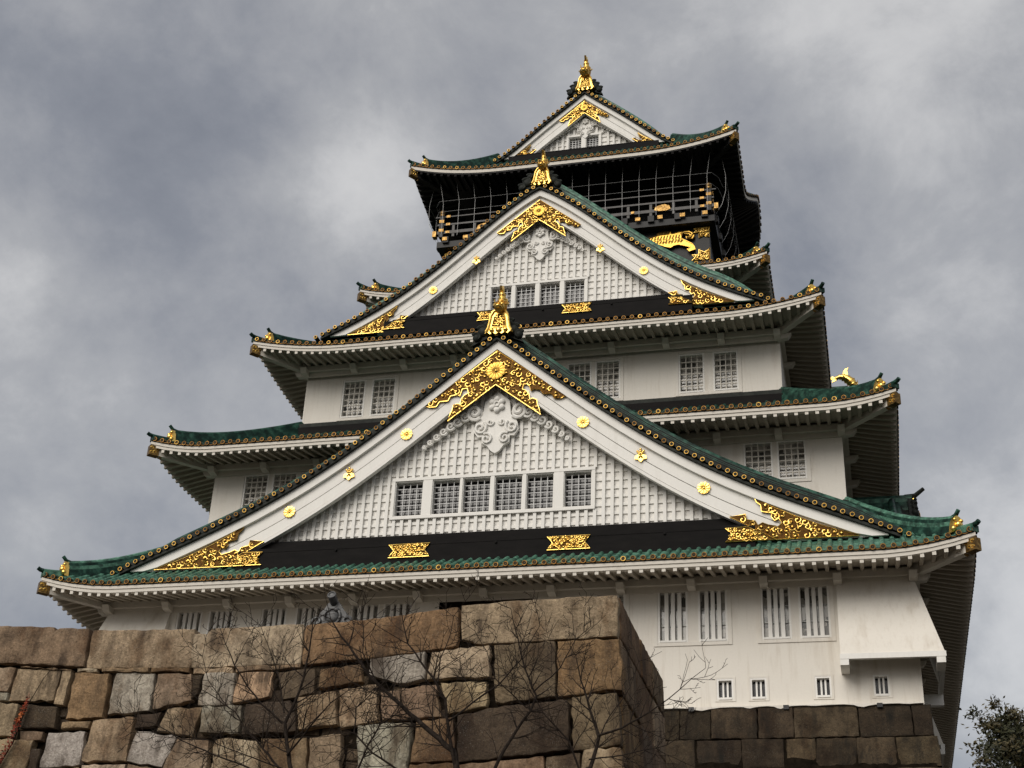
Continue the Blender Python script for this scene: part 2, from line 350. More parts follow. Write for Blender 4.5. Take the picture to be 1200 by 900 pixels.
# ---- stone-drop bays: flared boxes with a boarded foot, at the corners and along the right wall
def bay(T, x0, x1, xs, z0, z1, out, slant):
    b = MB()   # top loop on the wall, bottom loop pushed out
    top = [T(x0, .0, z0), T(x1, .0, z0), T(x1, .5, z0), T(x0, .5, z0)]
    bot = [T(x0, -out, z1), T(x1+slant, -out, z1), T(x1+slant, .5, z1), T(x0, .5, z1)]
    b.add(bot+top, [(0, 1, 5, 4), (1, 2, 6, 5), (3, 0, 4, 7), (4, 5, 6, 7)])
    o = b.build('stone_drop_bay', 'white_plaster', castle)
    f = MB()
    f.box(T, x0-.02, x1+slant+.03, -out-.03, -out+.12, z1-.17, z1+.02); f.box(T, x0-.02, x0+.28, -out-.02, .02, z1-.36, z1-.172); f.box(T, x1+slant-.25, x1+slant+.03, -out-.02, .1, z1-.36, z1-.172)
    f.box(T, x1+slant-.12, x1+slant+.03, -out+.121, .5, z1-.17, z1+.02)
    f.build('bay_sill', 'white_wood', o)
def corner_bay(sx):
    z0, z1, out = -.72, -3.66, 1.0; b = MB(); xi, xw = 12.42*sx, 14.96*sx; xo = 15.72*sx; yb = 5.6
    top = [(xi, 1.98, z0), (xw+.02*sx, 1.98, z0), (xw+.02*sx, yb, z0), (xi, yb, z0)]
    bot = [(xi, 2-out, z1), (xo, 2-out, z1), (xo, yb, z1), (xi, yb, z1)]
    b.add(bot+top, [(0, 1, 5, 4), (1, 2, 6, 5), (3, 0, 4, 7), (4, 5, 6, 7)])
    o = b.build('stone_drop_bay', 'white_plaster', castle)
    f = MB(); lo, hi = sorted((xi-.02*sx, xo+.03*sx))
    f.box(ident, lo, hi, 2-out-.04, 2-out+.12, z1-.16, z1+.02)
    lo, hi = sorted((xo-.13*sx, xo+.03*sx)); f.box(ident, lo, hi, 2-out+.122, yb, z1-.16, z1+.02)
    for x in (xi+.12*sx, xo-.14*sx): f.box(ident, x-.14, x+.14, 2-out-.03, 2.0, z1-.36, z1-.162)
    for y in (yb-.16, ): lo, hi = sorted((xw, xo+.02*sx)); f.box(ident, lo, hi, y-.14, y+.14, z1-.55, z1-.162)
    f.build('bay_sill', 'white_wood', o)
corner_bay(1); corner_bay(-1)
for y0 in (12.0, 21.5, 31.0): bay(lambda x, y, z, y0=y0: (14.96-y, y0+x, z), 0, 4.2, 0, -.72, -3.9, .95, .0)

# ---- roof tiers
def bar(mb, p0, p1, wd_, z0, z1, mi=0):        # straight bar between two points, vertical section z0..z1
    p0, p1 = Vector(p0), Vector(p1); d = p1-p0; s = Vector((d.y, -d.x, 0)).normalized()*(wd_/2); U = Vector((0, 0, 1))
    mb.box8([p0-s+U*z0, p0+s+U*z0, p1+s+U*z0, p1-s+U*z0, p0-s+U*z1, p0+s+U*z1, p1+s+U*z1, p1-s+U*z1], mi)
def ridge_run(mb, pts, layers):                # layers: (half width, z0, z1, material)
    for hw, z0, z1, mi in layers:
        n = len(pts); vs = []
        for i, p in enumerate(pts):
            d = Vector(pts[min(i+1, n-1)])-Vector(pts[max(i-1, 0)]); s = Vector((d.y, -d.x, 0)).normalized()*hw; p = Vector(p)
            vs += [p-s+Vector((0, 0, z0)), p+s+Vector((0, 0, z0)), p+s+Vector((0, 0, z1)), p-s+Vector((0, 0, z1))]
        fs = [(i*4+k, i*4+(k+1) % 4, i*4+4+(k+1) % 4, i*4+4+k) for i in range(n-1) for k in range(4)]+[(3, 2, 1, 0), tuple((n-1)*4+k for k in range(4))]
        mb.add(vs, fs, mi)
def end_tile(mb, c, ax, up, r, bright):        # a round eave tile: dark body, raised rim of gilt copper
    c, ax, up = Vector(c), Vector(ax), Vector(up); n = ax.cross(up); c = c+ax*random.uniform(-.012, .012)+up*random.uniform(-.012, .012); r = r*random.uniform(.94, 1.05)
    mb.cyl(c-n*.22, c+n*.01, r, 10, 0)
    mb.ring(c+n*.012, ax, up, r*.82, r*.19, 12, 4, 1 if bright else 2)
    mb.ball(tuple(c+n*.008), r*.22, r*.22, r*.22, None, 6, 4, 2)

def tier(w, y0, z0, lift, cfr, pw, wi, yi, zi, ov, black=False, kara=False, pitch=.345, bright=.1, band=.48, tile='green_copper'):
    hd = YC-y0; yb = YC+hd; rise = zi-z0
    def flare(s): return .5*math.exp(-(s/2.6)**4) if kara else 0
    def frame(sd):
        if sd == 'F': return (lambda s, o, z: Vector((s, y0-o, z))), w, w-wi, yi-y0, (1, 0, 0)
        if sd == 'R': return (lambda s, o, z: Vector((w+o+flare(s), YC+s, z))), hd, yi-y0, w-wi, (0, 1, 0)
        if sd == 'L': return (lambda s, o, z: Vector((-w-o-flare(s), YC-s, z))), hd, yi-y0, w-wi, (0, -1, 0)
        return (lambda s, o, z: Vector((-s, yb+o, z))), w, w-wi, yi-y0, (-1, 0, 0)
    roof = MB(); edge = MB(); boards = MB(); soff = MB(); beam = MB()
    for sd in 'FRLB':
        T, half, shr, run, ax = frame(sd); cc = cfr*shr/(w-wi); ka = kara and sd in 'RL'
        def bumpz(s): return (1.55*math.exp(-(s/2.0)**2)-.22*math.exp(-((abs(s)-3.5)/.9)**2)) if ka else 0
        def e(s):
            t = max(0.0, (cc-(half-abs(s)))/cc); return z0+lift*min(t, 1.02)**pw+bumpz(s)
        def sf(s, v): return T(s, -v*run, z0+(e(s)-z0)*(1-v)**(1 if not ka else .6)+rise*(.72*v+.28*v*v)+.10)
        vm = lambda s: max(0.0, min(1.0, (half-abs(s))/shr))
        n = int(2*half/pitch); p = 2*half/n; nv = 6 if sd == 'F' else 4
        for i in range(n):
            s = -half+p*(i+.5); a, c = s-p/2, s+p/2
            roof.sheet([[sf(q, vm(q)*k/nv) for q in (a, c)] for k in range(nv+1)])
            if sd == 'B': continue
            top = vm(s)*.98
            if top*run > .15:
                vs = []; r = .088; axv = Vector(ax)
                for k in range(nv+1):
                    cpt = sf(s, top*k/nv)
                    for j in range(5):
                        q = math.pi*j/4; vs.append(cpt+axv*(r*math.cos(q))+Vector((0, 0, r*math.sin(q)*1.05+.012)))
                roof.add(vs, [(k*5+j, k*5+j+1, k*5+6+j, k*5+5+j) for k in range(nv) for j in range(4)], 0)
            end_tile(edge, T(s, .05, e(s)+.125), ax, (0, 0, 1), .098, random.random() < bright)
            # hanging lip of the flat tile between two round ones
            pts = [T(c+u*(p/2-.075), .035, e(min(max(c, -half), half))+.075-.035*(1-u*u)) for u in (-1, -.4, .4, 1)]
            if i < n-1: edge.tube(pts, .013, 4, 2, False)
        ns = 48; ts = [-1+2*k/ns for k in range(ns+1)]
        def sweep(mb, o0, o1, za, zb, mi=0, c_=1.0):
            vs = []
            for t in ts:
                z = e(t*half)
                for (o, zz) in ((o0, za), (o1, za), (o1, zb), (o0, zb)): vs.append(T(t*(half+o), o, z+zz))
            mb.add(vs, [(k*4+j, k*4+(j+1) % 4, k*4+4+(j+1) % 4, k*4+4+j) for k in range(ns) for j in range(4)]+[(3, 2, 1, 0), tuple(ns*4+j for j in range(4))], mi)
        sweep(edge, -.35, .015, .005, .10, 0)
        f1 = .19 if black else .115
        sweep(boards, -.18, .0, -f1, .0, 0)
        sweep(boards, -.24, -.035, -.25, -f1-.003, 1 if black else 0)
        # rafters and soffit
        pr = .385; nr = int(2*half/pr); pr = 2*half/nr; zin = z0-.25+.22*ov
        def uz(s, o): return (e(s)-.25)+(zin-(e(s)-.25))*min(1, (-o)/ov)
        lim = lambda s: min(ov, max(.02, half-abs(s)))
        for i in range(nr):
            s = -half+pr*(i+.5); L = lim(s)
            if L < .25: continue
            p8 = [];
            for zz in (-.135, .004):
                for (ds, o) in ((-.065, -.06), (.065, -.06), (.062, -L), (-.062, -L)): p8.append(T(s+ds, o, uz(s, o)+zz))
            soff.add(p8, [(0, 3, 2, 1), (4, 5, 6, 7), (1, 2, 6, 5), (2, 3, 7, 6), (3, 0, 4, 7)], 0); soff.add(p8[:2]+p8[4:6], [(0, 1, 3, 2)], 1)
        soff.sheet([[T(t*half, o_ if j == 0 else -lim(t*half), uz(t*half, -.1 if j == 0 else -lim(t*half))+.002) for j, o_ in ((0, -.1), (1, 0))] for t in [-1+2*k/120 for k in range(121)]])
        if sd != 'B':
            hb = half-ov; beam.box(lambda x, y, z: T(x, y, z), -hb-.22, hb+.22, -ov-.02, -ov+.24, zin-.40, zin-.14)
            beam.box(lambda x, y, z: T(x, y, z), -hb, hb, -ov-.02, -ov+.06, zin-.62, zin-.402)
            nb = max(2, int(round(2*hb/2.42)))
            for i in range(nb+1):
                s = -hb+2*hb*i/nb
                pr8 = [T(s-.14, -ov, zin-.62), T(s+.14, -ov, zin-.62), T(s+.14, -ov+.44, zin-.58), T(s-.14, -ov+.44, zin-.58), T(s-.14, -ov, zin-.38), T(s+.14, -ov, zin-.38), T(s+.14, -ov+.58, zin-.36), T(s-.14, -ov+.58, zin-.36)]
                beam.box8(pr8)
    r_ = roof.build('roof', tile, castle, 50)
    edge.build('eave_tile_edge', ['black_tile', 'rim_gold', 'dull_gold'], r_, 40)
    boards.build('eave_board', ['eave_white', 'black_lacquer'], r_)
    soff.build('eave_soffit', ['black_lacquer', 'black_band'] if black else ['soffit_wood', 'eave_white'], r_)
    if not black: beam.build('bracket_beam', 'eave_white', r_)
    # junction ridge against the upper wall
    if band:
        jb = MB(); q = .34
        for (a, c, d, f_) in ((-wi-q, wi+q, yi-q, yi+.02), (wi-.02, wi+q, yi+.022, 2*YC-yi), (-wi-q, -wi+.02, yi+.022, 2*YC-yi)):
            jb.box(ident, a, c, d, f_, zi-.25, zi+band*.55, 0)
            jb.box(ident, a+.05, c-.05, d+.07, f_, zi+band*.55+.002, zi+band, 1)
        jb.build('wall_ridge', ['black_band', 'black_tile'], r_)
    # hips
    for sx in (1, -1):
        for sy in ((0, 1) if sx == 1 else (0,)):
            def hp(v, up=0):
                y = y0+v*(yi-y0); y = y if sy == 0 else 2*YC-y
                t = max(0.0, (cfr-v*(w-wi))/cfr)
                return Vector((sx*(w-v*(w-wi)), y, z0+lift*t**pw*(1-v)+rise*(.72*v+.28*v*v)+.12+up))
            Lh = (hp(1)-hp(0)).length; v1 = .95/Lh; out = (hp(0)-hp(v1)); out.z = 0; out.normalize(); side_ = Vector((-out.y, out.x, 0))
            pts = [hp(v1+(1-v1)*k/10) for k in range(11)]; lo = [hp(v1*k/3) for k in range(4)]
            hr = MB(); ridge_run(hr, pts, [(.24, -.1, .20, 0), (.20, .202, .36, 1), (.17, .362, .48, 0)])
            hr.tube([p+Vector((0, 0, .50)) for p in pts], .115, 8, 1)
            ridge_run(hr, lo, [(.17, -.1, .12, 1)]); hr.tube([p+Vector((0, 0, .13)) for p in lo], .09, 8, 1)
            tip = hp(0)+Vector((0, 0, .13)); hr.tube([tip-out*.1, tip+out*.12+Vector((0, 0, .02)), tip+out*.22+Vector((0, 0, .07))], [.09, .085, .08], 8, 0)
            st = pts[0]+Vector((0, 0, .55)); hr.tube([st-out*.25, st+out*.06+Vector((0, 0, .05)), st+out*.22+Vector((0, 0, .20))], [.085, .08, .07], 8, 0)
            hr.build('hip_ridge', ['dark_green', tile], r_, 45)
            og = MB(); c = pts[0]+out*.06
            Q = lambda a, b_, z: tuple(c+side_*a+out*b_+Vector((0, 0, z)))
            og.prism([Q(a, .07, z) for a, z in ((-.30, -.08), (-.26, .12), (-.20, .34), (-.12, .52), (0, .58), (.12, .52), (.20, .34), (.26, .12), (.30, -.08), (.12, -.02), (0, -.1), (-.12, -.02))], -out*.16)
            for a, z, rr in ((-.22, .06, .10), (.22, .06, .10), (0, .24, .13), (-.14, .40, .07), (.14, .40, .07)): og.ball(Q(a, .08, z), rr, rr, rr, None, 8, 5)
            og.build('ridge_end_ornament', 'gold', r_, 50)
            cb = MB(); A = Vector((sx*(w-ov+.1), (y0+ov-.1) if sy == 0 else 2*YC-(y0+ov-.1), z0-.33+.22*ov)); Bp = hp(0)+Vector((0, 0, -.40))+out*.0
            bar(cb, A, Bp, .26, -.34, .06); o_ = cb.build('corner_beam', 'black_lacquer' if black else 'eave_white', r_)
            cg = MB(); dd = (Bp-A).normalized(); bar(cg, Bp-dd*.36, Bp+dd*.05, .29, -.36, .07); cg.tube([Bp-dd*.42+Vector((0, 0, -.33)), Bp-dd*.62+Vector((0, 0, -.2))], [.12, .02], 6)
            
            for fs_ in (-1, 1):
                nn = Vector((-dd.y, dd.x, 0)).normalized()*fs_
                for q_, zz in ((.06, -.06), (.20, -.22), (.30, -.05), (.06, -.26)):
                    pc = Bp-dd*q_+nn*.15+Vector((0, 0, zz)); cg.tube([pc+(dd*math.cos(5*k/8)+Vector((0, 0, 1))*math.sin(5*k/8))*.085*(1-.7*k/8) for k in range(9)], .022, 5, 1)
            cg.build('corner_cap', ['weathered_gold', 'gold'], r_)
    return r_
tier(17.0, 0.0, -.49, .50, 3.2, 2.0, 12.97, 4.88, 2.9, 2.02, bright=.04, tile='green_copper')
tier(15.04, 2.77, 6.52, .43, 2.8, 2.0, 10.68, 7.9, 9.35, 2.08, bright=.12, tile='dark_green')
tier(12.56, 5.72, 12.63, .57, 4.4, 2.0, 8.25, 13.6, 16.6, 1.95, bright=.12, tile='dark_green')
tier(10.12, 11.65, 18.93, .44, 2.8, 2.0, 7.0, 15.6, 20.75, 1.9, bright=.15, tile='dark_green')
tier(8.76, 13.67, 27.57, .79, 5.5, 2.3, 5.0, 17.5, 30.85, 1.9, black=True, kara=True, bright=.03, band=0, tile='dark_green')

# ---- gold work
def curls(mb, poly, T, yy, size, seed, r=.012, mi=0):
    rnd = random.Random(seed); xs = [p[0] for p in poly]; zs = [p[1] for p in poly]
    def inside(x, z):
        k = False; j = len(poly)-1
        for i in range(len(poly)):
            (a, b_), (c, d) = poly[i], poly[j]
            if (b_ > z) != (d > z) and x < (c-a)*(z-b_)/(d-b_)+a: k = not k
            j = i
        return k
    pts = []
    for _ in range(1600):
        x, z = rnd.uniform(min(xs), max(xs)), rnd.uniform(min(zs), max(zs))
        if not inside(x, z): continue
        if any(not inside(x+.42*size*math.cos(a), z+.42*size*math.sin(a)) for a in (0, 1.57, 3.14, 4.71)): continue
        if all((x-a)**2+(z-c)**2 > (size*.80)**2 for a, c in pts): pts.append((x, z))
    for x, z in pts:
        a0 = rnd.uniform(0, 6.28); h = rnd.choice((-1, 1)); sp = []
        for k in range(10):
            t = k/9; rr = size*(.52*(1-t)+.10); a = a0+h*t*5.4
            sp.append(T(x+rr*math.cos(a), yy-.012-.02*t, z+rr*math.sin(a)))
        mb.tube(sp, [r*(.55+.75*k/9) for k in range(10)], 5, mi)
        mb.ball(sp[-1], r*2.1, r*2.1, r*2.1, None, 6, 4, mi)
        a = a0+h*2.2; q = (x+size*.52*math.cos(a), z+size*.52*math.sin(a))   # a leaf off the stem
        if inside(*q): mb.ball(T(q[0], yy-.02, q[1]), r*2.2, r*1.5, r*2.2, None, 6, 4, mi)
def gold_plate(name, poly, T, yy, size, parent, seed, thick=.05, rim=.020):
    b = MB(); b.prism([T(x, yy, z) for x, z in poly], Vector(T(0, 1, 0))*thick-Vector(T(0, 0, 0))*thick, 1)
    b.tube([T(x, yy-.01, z) for x, z in poly]+[T(poly[0][0], yy-.01, poly[0][1])], rim, 5, 0, False)
    curls(b, poly, T, yy, size, seed, r=rim*1.12)
    return b.build(name, ['gold', 'gold_back'], parent, 50)
def chrysanthemum(mb, T, x, yy, z, Rr, n=12, mi=0):
    mb.cyl(T(x, yy+.04, z), T(x, yy-.01, z), Rr*.93, 20, mi)
    for k in range(n):
        a = 2*math.pi*k/n; c, s_ = math.cos(a), math.sin(a)
        def P(u, v, w_): return T(x+c*u-s_*v, yy-.015-w_, z+s_*u+c*v)
        rows = [(.22, .055, .02), (.5, .105, .055), (.8, .165, .045), (.97, .12, .015), (1.03, .03, .0)]
        vs = []
        for (u, hv, hh) in rows: vs += [P(u*Rr, -hv*Rr*1.35, 0), P(u*Rr, 0, hh*Rr*1.6), P(u*Rr, hv*Rr*1.35, 0)]
        mb.add(vs, [(i*3+j, i*3+j+1, i*3+j+4, i*3+j+3) for i in range(4) for j in range(2)], mi)
    mb.ball(T(x, yy-.02, z), Rr*.2, Rr*.12, Rr*.2, None, 8, 5, mi)
def paulownia(mb, T, x, yy, z, Rr):
    for (a, L, wv) in ((-1.57, 1.05, .42), (-.55, 1.0, .42), (-2.6, 1.0, .42)):
        c, s_ = math.cos(a), math.sin(a); pts = []
        for u, v in ((0, -.1), (.3, -.34), (.5, -.28), (.62, -.36), (.8, -.2), (1, 0), (.8, .2), (.62, .36), (.5, .28), (.3, .34), (0, .1)):
            pts.append(T(x+Rr*(c*u*L-s_*v), yy-.03, z+Rr*(s_*u*L+c*v)))
        mb.prism(pts, Vector(T(0, .06, 0))-Vector(T(0, 0, 0)))
    for a, L in ((1.57, .95), (.95, .8), (2.2, .8)):
        for k in range(3): mb.ball(T(x+Rr*L*(.35+.3*k)*math.cos(a), yy-.03, z+Rr*L*(.35+.3*k)*math.sin(a)), Rr*.2, Rr*.16, Rr*.2, None, 7, 4)

APEX = [(0, 9.33), (2.84, 7.11), (2.62, 7.03), (2.36, 7.04), (2.24, 7.25), (1.9, 7.26), (1.81, 7.46), (1.55, 7.51), (1.43, 7.43), (1.34, 7.74), (1.14, 7.76), (1.08, 7.54), (1.25, 7.45), (1.36, 7.29), (1.4, 7.06), (1.5, 7.11), (1.67, 7.03), (1.71, 6.81), (1.77, 6.66), (1.86, 6.37), (0, 7.83)]
CORN = [(9.76, 2.49), (10.33, 2.08), (11.13, 1.67), (11.99, 1.28), (13.33, .79), (10.5, .79), (8.89, 1.74), (9.46, 1.81), (9.49, 1.60), (9.79, 1.53), (9.87, 1.36), (10.04, 1.45), (10.23, 1.36), (10.45, 1.31), (10.57, 1.27), (10.71, 1.41), (10.61, 1.58), (10.46, 1.51), (10.35, 1.66), (10.39, 1.8), (10.02, 1.88), (10.0, 2.12), (9.85, 2.26)]
ENDP = [(8.75, 1.19), (9.55, 1.21), (10.45, .68), (8.74, .68), (8.93, .8), (8.86, .91), (9.01, .96), (8.9, 1.05)]

def shachi(T, parent, sc=1.0, low=False):
    """gilt roof fish, T(a, b, c): a sideways, b outwards, c up"""
    b = MB(); S = lambda a, o, c: T(a*sc, o*sc, c*sc)
    path = [(.34, .10, .13), (.24, .20, .19), (.06, .32, .215), (-.10, .48, .19), (-.16, .66, .155), (-.12, .84, .12), (-.04, 1.0, .09), (.0, 1.14, .05)]
    if low: path = [(.40, .10, .13), (.33, .24, .20), (.20, .40, .205), (.02, .54, .175), (-.15, .62, .135), (-.32, .60, .095), (-.46, .52, .06)]
    vs = []; n = 10
    for i, (o, z, r) in enumerate(path):
        (o0, z0, _), (o1, z1, _) = path[max(i-1, 0)], path[min(i+1, len(path)-1)]; d = Vector((o1-o0, z1-z0)).normalized(); nx = Vector((-d.y, d.x))
        for k in range(n):
            q = 2*math.pi*k/n; vs.append(S(r*1.05*math.cos(q), o+nx.x*r*math.sin(q), z+nx.y*r*math.sin(q)))
    b.add(vs, [(i*n+k, i*n+(k+1) % n, (i+1)*n+(k+1) % n, (i+1)*n+k) for i in range(len(path)-1) for k in range(n)]+[tuple(range(n)), tuple((len(path)-1)*n+k for k in range(n))])
    for i in range(len(path)-1):               # rows of scales as raised hoops
        o, z, r = [(path[i][k]+path[i+1][k])/2 for k in range(3)]; d = Vector((path[i+1][0]-path[i][0], path[i+1][1]-path[i][1])).normalized()
        b.ring(S(0, o, z), Vector(T(1, 0, 0))-Vector(T(0, 0, 0)), (Vector(T(0, -d.y, d.x))-Vector(T(0, 0, 0))), r*1.08*sc, .03*sc, 10, 4)
    def fin(poly, a, th=.05): b.prism([S(a+da, o, z) for da, o, z in poly], Vector(T(th*sc, 0, 0))-Vector(T(0, 0, 0)))
    if low:
        fin([(0, -.36, .56), (0, -.58, .66), (0, -.74, .50), (0, -.56, .50), (0, -.60, .34), (0, -.40, .44)], -.03, .06)
        fin([(0, -.10, .64), (0, -.06, .86), (0, .04, 1.02), (0, .20, 1.08), (0, .12, .92), (0, .16, .74), (0, .10, .58)], -.03, .06)
    else: fin([(0, -.10, .92), (0, -.34, .96), (0, -.48, 1.12), (0, -.24, 1.12), (0, -.10, 1.34), (0, .04, 1.14), (0, .20, 1.18), (0, .08, .98)], -.045, .09)   # tail
    for s in (-1, 1):
        b.prism([S(s*.16, .22, .26), S(s*.30, .06, .38), S(s*.31, -.06, .54), S(s*.24, -.02, .50), S(s*.20, -.10, .62), S(s*.13, .0, .40)], Vector(T(0, .05*sc, 0))-Vector(T(0, 0, 0)))
        if not low: b.prism([S(s*.10, -.2, .60), S(s*.19, -.28, .70), S(s*.17, -.26, .84), S(s*.08, -.18, .76)], Vector(T(0, .05*sc, 0))-Vector(T(0, 0, 0)))
        b.ball(S(s*.12, .36, .26), .05*sc, .05*sc, .05*sc, None, 6, 4); b.tube([S(s*.06, .44, .18), S(s*.10, .56, .22), S(s*.12, .58, .34)], [.03*sc, .025*sc, .008*sc], 5)
    if not low: fin([(0, .10, .52), (0, .18, .66), (0, .02, .62), (0, .06, .82), (0, -.10, .72), (0, -.08, .90), (0, -.2, .66), (0, -.05, .5)], -.02, .04)
    b.ball(S(0, .44, .13), .11*sc, .11*sc, .08*sc, None, 8, 5)
    return b.build('gold_dolphin', 'gold', parent, 45)
def crest(T, parent, sc=1.0, label=None):
    """bell-shaped gilt ridge-end plate with an openwork middle"""
    half = [(0, 1.04), (.20, 1.01), (.31, .91), (.36, .70), (.39, .42), (.46, .16), (.56, .0), (.45, .03), (.36, -.06), (.25, .02), (.13, -.06), (0, .0)]
    poly = half+[(-a, c) for a, c in reversed(half[1:-1])]; b = MB()
    b.prism([T(a*sc, 0, c*sc) for a, c in poly], Vector(T(0, -.3*sc, 0))-Vector(T(0, 0, 0)), 0)
    inn = [(0, .86), (.16, .83), (.23, .70), (.27, .42), (.31, .24), (0, .20)]; inn = inn+[(-a, c) for a, c in reversed(inn[1:-1])]
    b.prism([T(a*sc, .006, c*sc) for a, c in inn], Vector(T(0, -.003, 0))-Vector(T(0, 0, 0)), 1)
    b.tube([T(a*sc, .02, c*sc) for a, c in inn+inn[:1]], .028*sc, 5, 0, False)
    curls(b, [(a*sc, c*sc) for a, c in inn], lambda x, y, z: T(x, -y, z), -.015, .17*sc, 5, .020*sc)
    for s in (-1, 1):
        b.tube([T(s*sc*a, .03, c*sc) for a, c in ((.52, .04), (.43, .22), (.38, .5), (.34, .78), (.24, .97), (.0, 1.03))], .05*sc, 6, 0)
        b.ball(T(s*.28*sc, .03, .1*sc), .1*sc, .08*sc, .09*sc, None, 8, 5, 0)
    b.ball(T(0, .03, .1*sc), .13*sc, .08*sc, .1*sc, None, 8, 5, 0)
    return b.build('ridge_crest', ['gold', 'gold_back'], parent, 45, label=label)

def gable(T, prof, xe, bd, os_, zbot, zbase, depth, wins=(), flowers=(), apex=None, corn=None, endp=None, plates=(), rh=1.2, rb=.4, lat=.55, pend=1.0, fr=.24, seed=1, ring_bright=.6, full=True, ridge_z=None, vmat=('black_tile', 'dark_green')):
    """T(x, y, z): y runs into the building from the face of the bargeboards. Returns the gable part (its latticed wall)."""
    co = np.polyfit([p[0] for p in prof], [p[1] for p in prof], 4)
    zt = lambda x: float(np.polyval(co, abs(x)))
    Tv = lambda x, y, z: Vector(T(x, y, z))
    N = 26
    def rake(mb, za, zb, ya, yb, xa=0.0, xb=xe, clamp=None, mi=0, sides=(1, -1), tap=0):
        """a board following the rake, its section from za (top) to zb (foot) under the curve"""
        for sx in sides:
            vs = []
            for k in range(N+1):
                x = xa+(xb-xa)*k/N; q = min(1, max(0, (xb-x)/tap)) if tap else 1; q = 1-(1-q)**2; t, l = zt(x)+.3+(za-.3)*q if tap else zt(x)+za, zt(x)+.29+(zb-.29)*q if tap else zt(x)+zb
                if clamp is not None: t, l = max(t, clamp), max(l, clamp)
                vs += [T(sx*x, ya, l), T(sx*x, yb, l), T(sx*x, yb, t), T(sx*x, ya, t)]
            fs = [(k*4+j, k*4+(j+1) % 4, k*4+4+(j+1) % 4, k*4+4+j) for k in range(N) for j in range(4)]+[(3, 2, 1, 0), tuple(N*4+j for j in range(4))]
            mb.add(vs, fs, mi)
    zi = lambda x: zt(x)-bd
    # latticed wall
    wall = MB(); xin = xe
    for k in range(400):
        x = xe*k/400
        if zi(x) < zbot: xin = x; break
    Y0 = lat
    xs = [-xin-1.6+2*(xin+1.6)*k/44 for k in range(45)]
    wins = list(wins); gx0 = min([w_[0] for w_ in wins], default=0)-.16; gx1 = max([w_[1] for w_ in wins], default=0)+.16
    gz0 = wins[0][2]-.16 if wins else 0; gz1 = wins[0][3]+.16 if wins else 0
    cuts = sorted(set(xs+[w_[i] for w_ in wins for i in (0, 1)]))
    for i in range(len(cuts)-1):
        a, c = cuts[i], cuts[i+1]; mid = (a+c)/2; w_ = [q for q in wins if q[0] < mid < q[1]]
        if w_:
            wall.add([T(a, Y0, zbot), T(c, Y0, zbot), T(c, Y0, w_[0][2]), T(a, Y0, w_[0][2])], [(0, 1, 2, 3)]); wall.add([T(a, Y0, w_[0][3]), T(c, Y0, w_[0][3]), T(c, Y0, max(zi(c)+bd*.8, zbot)), T(a, Y0, max(zi(a)+bd*.8, zbot))], [(0, 1, 2, 3)])
        else: wall.add([T(a, Y0, zbot), T(c, Y0, zbot), T(c, Y0, max(zi(c)+bd*.8, zbot)), T(a, Y0, max(zi(a)+bd*.8, zbot))], [(0, 1, 2, 3)])
    pv, ph, bw = .325, .345, .062
    nb = int((xin+.9)/pv)
    for k in range(-nb, nb+1):
        x = k*pv; hi = zi(x)+bd*.45
        if hi < zbot+.08: continue
        segs = [(zbot, hi)]
        if wins and gx0-bw < x < gx1+bw: segs = [(zbot, gz0), (gz1, hi)]
        for a, c in segs:
            if c-a > .04: wall.box(T, x-bw, x+bw, Y0-.115, Y0-.052, a, c)
    k = 0
    while True:
        z = zbot+.20+k*ph; k += 1
        xr = max([x for x in np.linspace(0, xin+.9, 120) if zi(x) > z-bd*.45], default=0)
        if xr < .15 or k > 40: break
        segs = [(-xr, xr)]
        if wins and gz0-.06 < z < gz1+.06: segs = [(-xr, gx0), (gx1, xr)]
        for a, c in segs:
            if c > a: wall.box(T, a, c, Y0-.05, Y0-.002, z-.058, z+.058)
    gw = wall.build('gable', 'white_wood', castle, fix=True)
    for (a, c, z0, z1) in wins:
        m = MB(); m.box(T, a, c, Y0+.22, Y0+.26, z0, z1, 1)
        m.box(T, a-.03, a, Y0-.1, Y0+.22, z0-.03, z1+.03); m.box(T, c, c+.03, Y0-.1, Y0+.22, z0-.03, z1+.03); m.box(T, a, c, Y0-.1, Y0+.22, z1, z1+.03); m.box(T, a, c, Y0-.1, Y0+.22, z0-.03, z0)
        ni, nj = (4, 6)
        for i in range(1, ni): x = a+(c-a)*i/ni; m.box(T, x-.015, x+.015, Y0+.02, Y0+.07, z0, z1, 2)
        for j in range(1, nj): z = z0+(z1-z0)*j/nj; m.box(T, a, c, Y0+.025, Y0+.075, z-.014, z+.014, 2)
        m.build('gable_window', ['white_wood', 'glass_dark', 'net_wire'], gw)
    if wins:
        m = MB()
        m.box(T, gx0, gx1, Y0-.16, Y0-.06, gz1-.12, gz1); m.box(T, gx0, gx1, Y0-.16, Y0-.06, gz0, gz0+.12)
        ed = [gx0]+[q for w_ in wins for q in (w_[0]-.032, w_[1]+.032)]+[gx1]
        for i in range(0, len(ed), 2): m.box(T, ed[i], ed[i+1], Y0-.15, Y0+.2, gz0+.122, gz1-.122)
        m.build('window_surround', 'white_wood', gw)
    # bargeboards
    bg_ = MB()
    rake(bg_, 0, -os_, -.16, .12, clamp=zbase+.02)
    n1_, n2_ = os_+(bd-os_)*.46, os_+(bd-os_)*.86
    rake(bg_, -os_-.004, -n1_, -.02, .12, clamp=zbase+.02); rake(bg_, -n1_-.035, -n2_, -.02, .12, clamp=zbase+.02); rake(bg_, -n2_-.03, -bd, -.05, .16, clamp=zbase+.02)
    rake(bg_, -os_, -bd+.04, .122, .2, clamp=zbase+.02)
    rake(bg_, .0, -.08, .122, lat, clamp=zbase+.02)                 # boarding under the verge, back to the wall
    bg_.build('bargeboard', 'white_wood', gw)
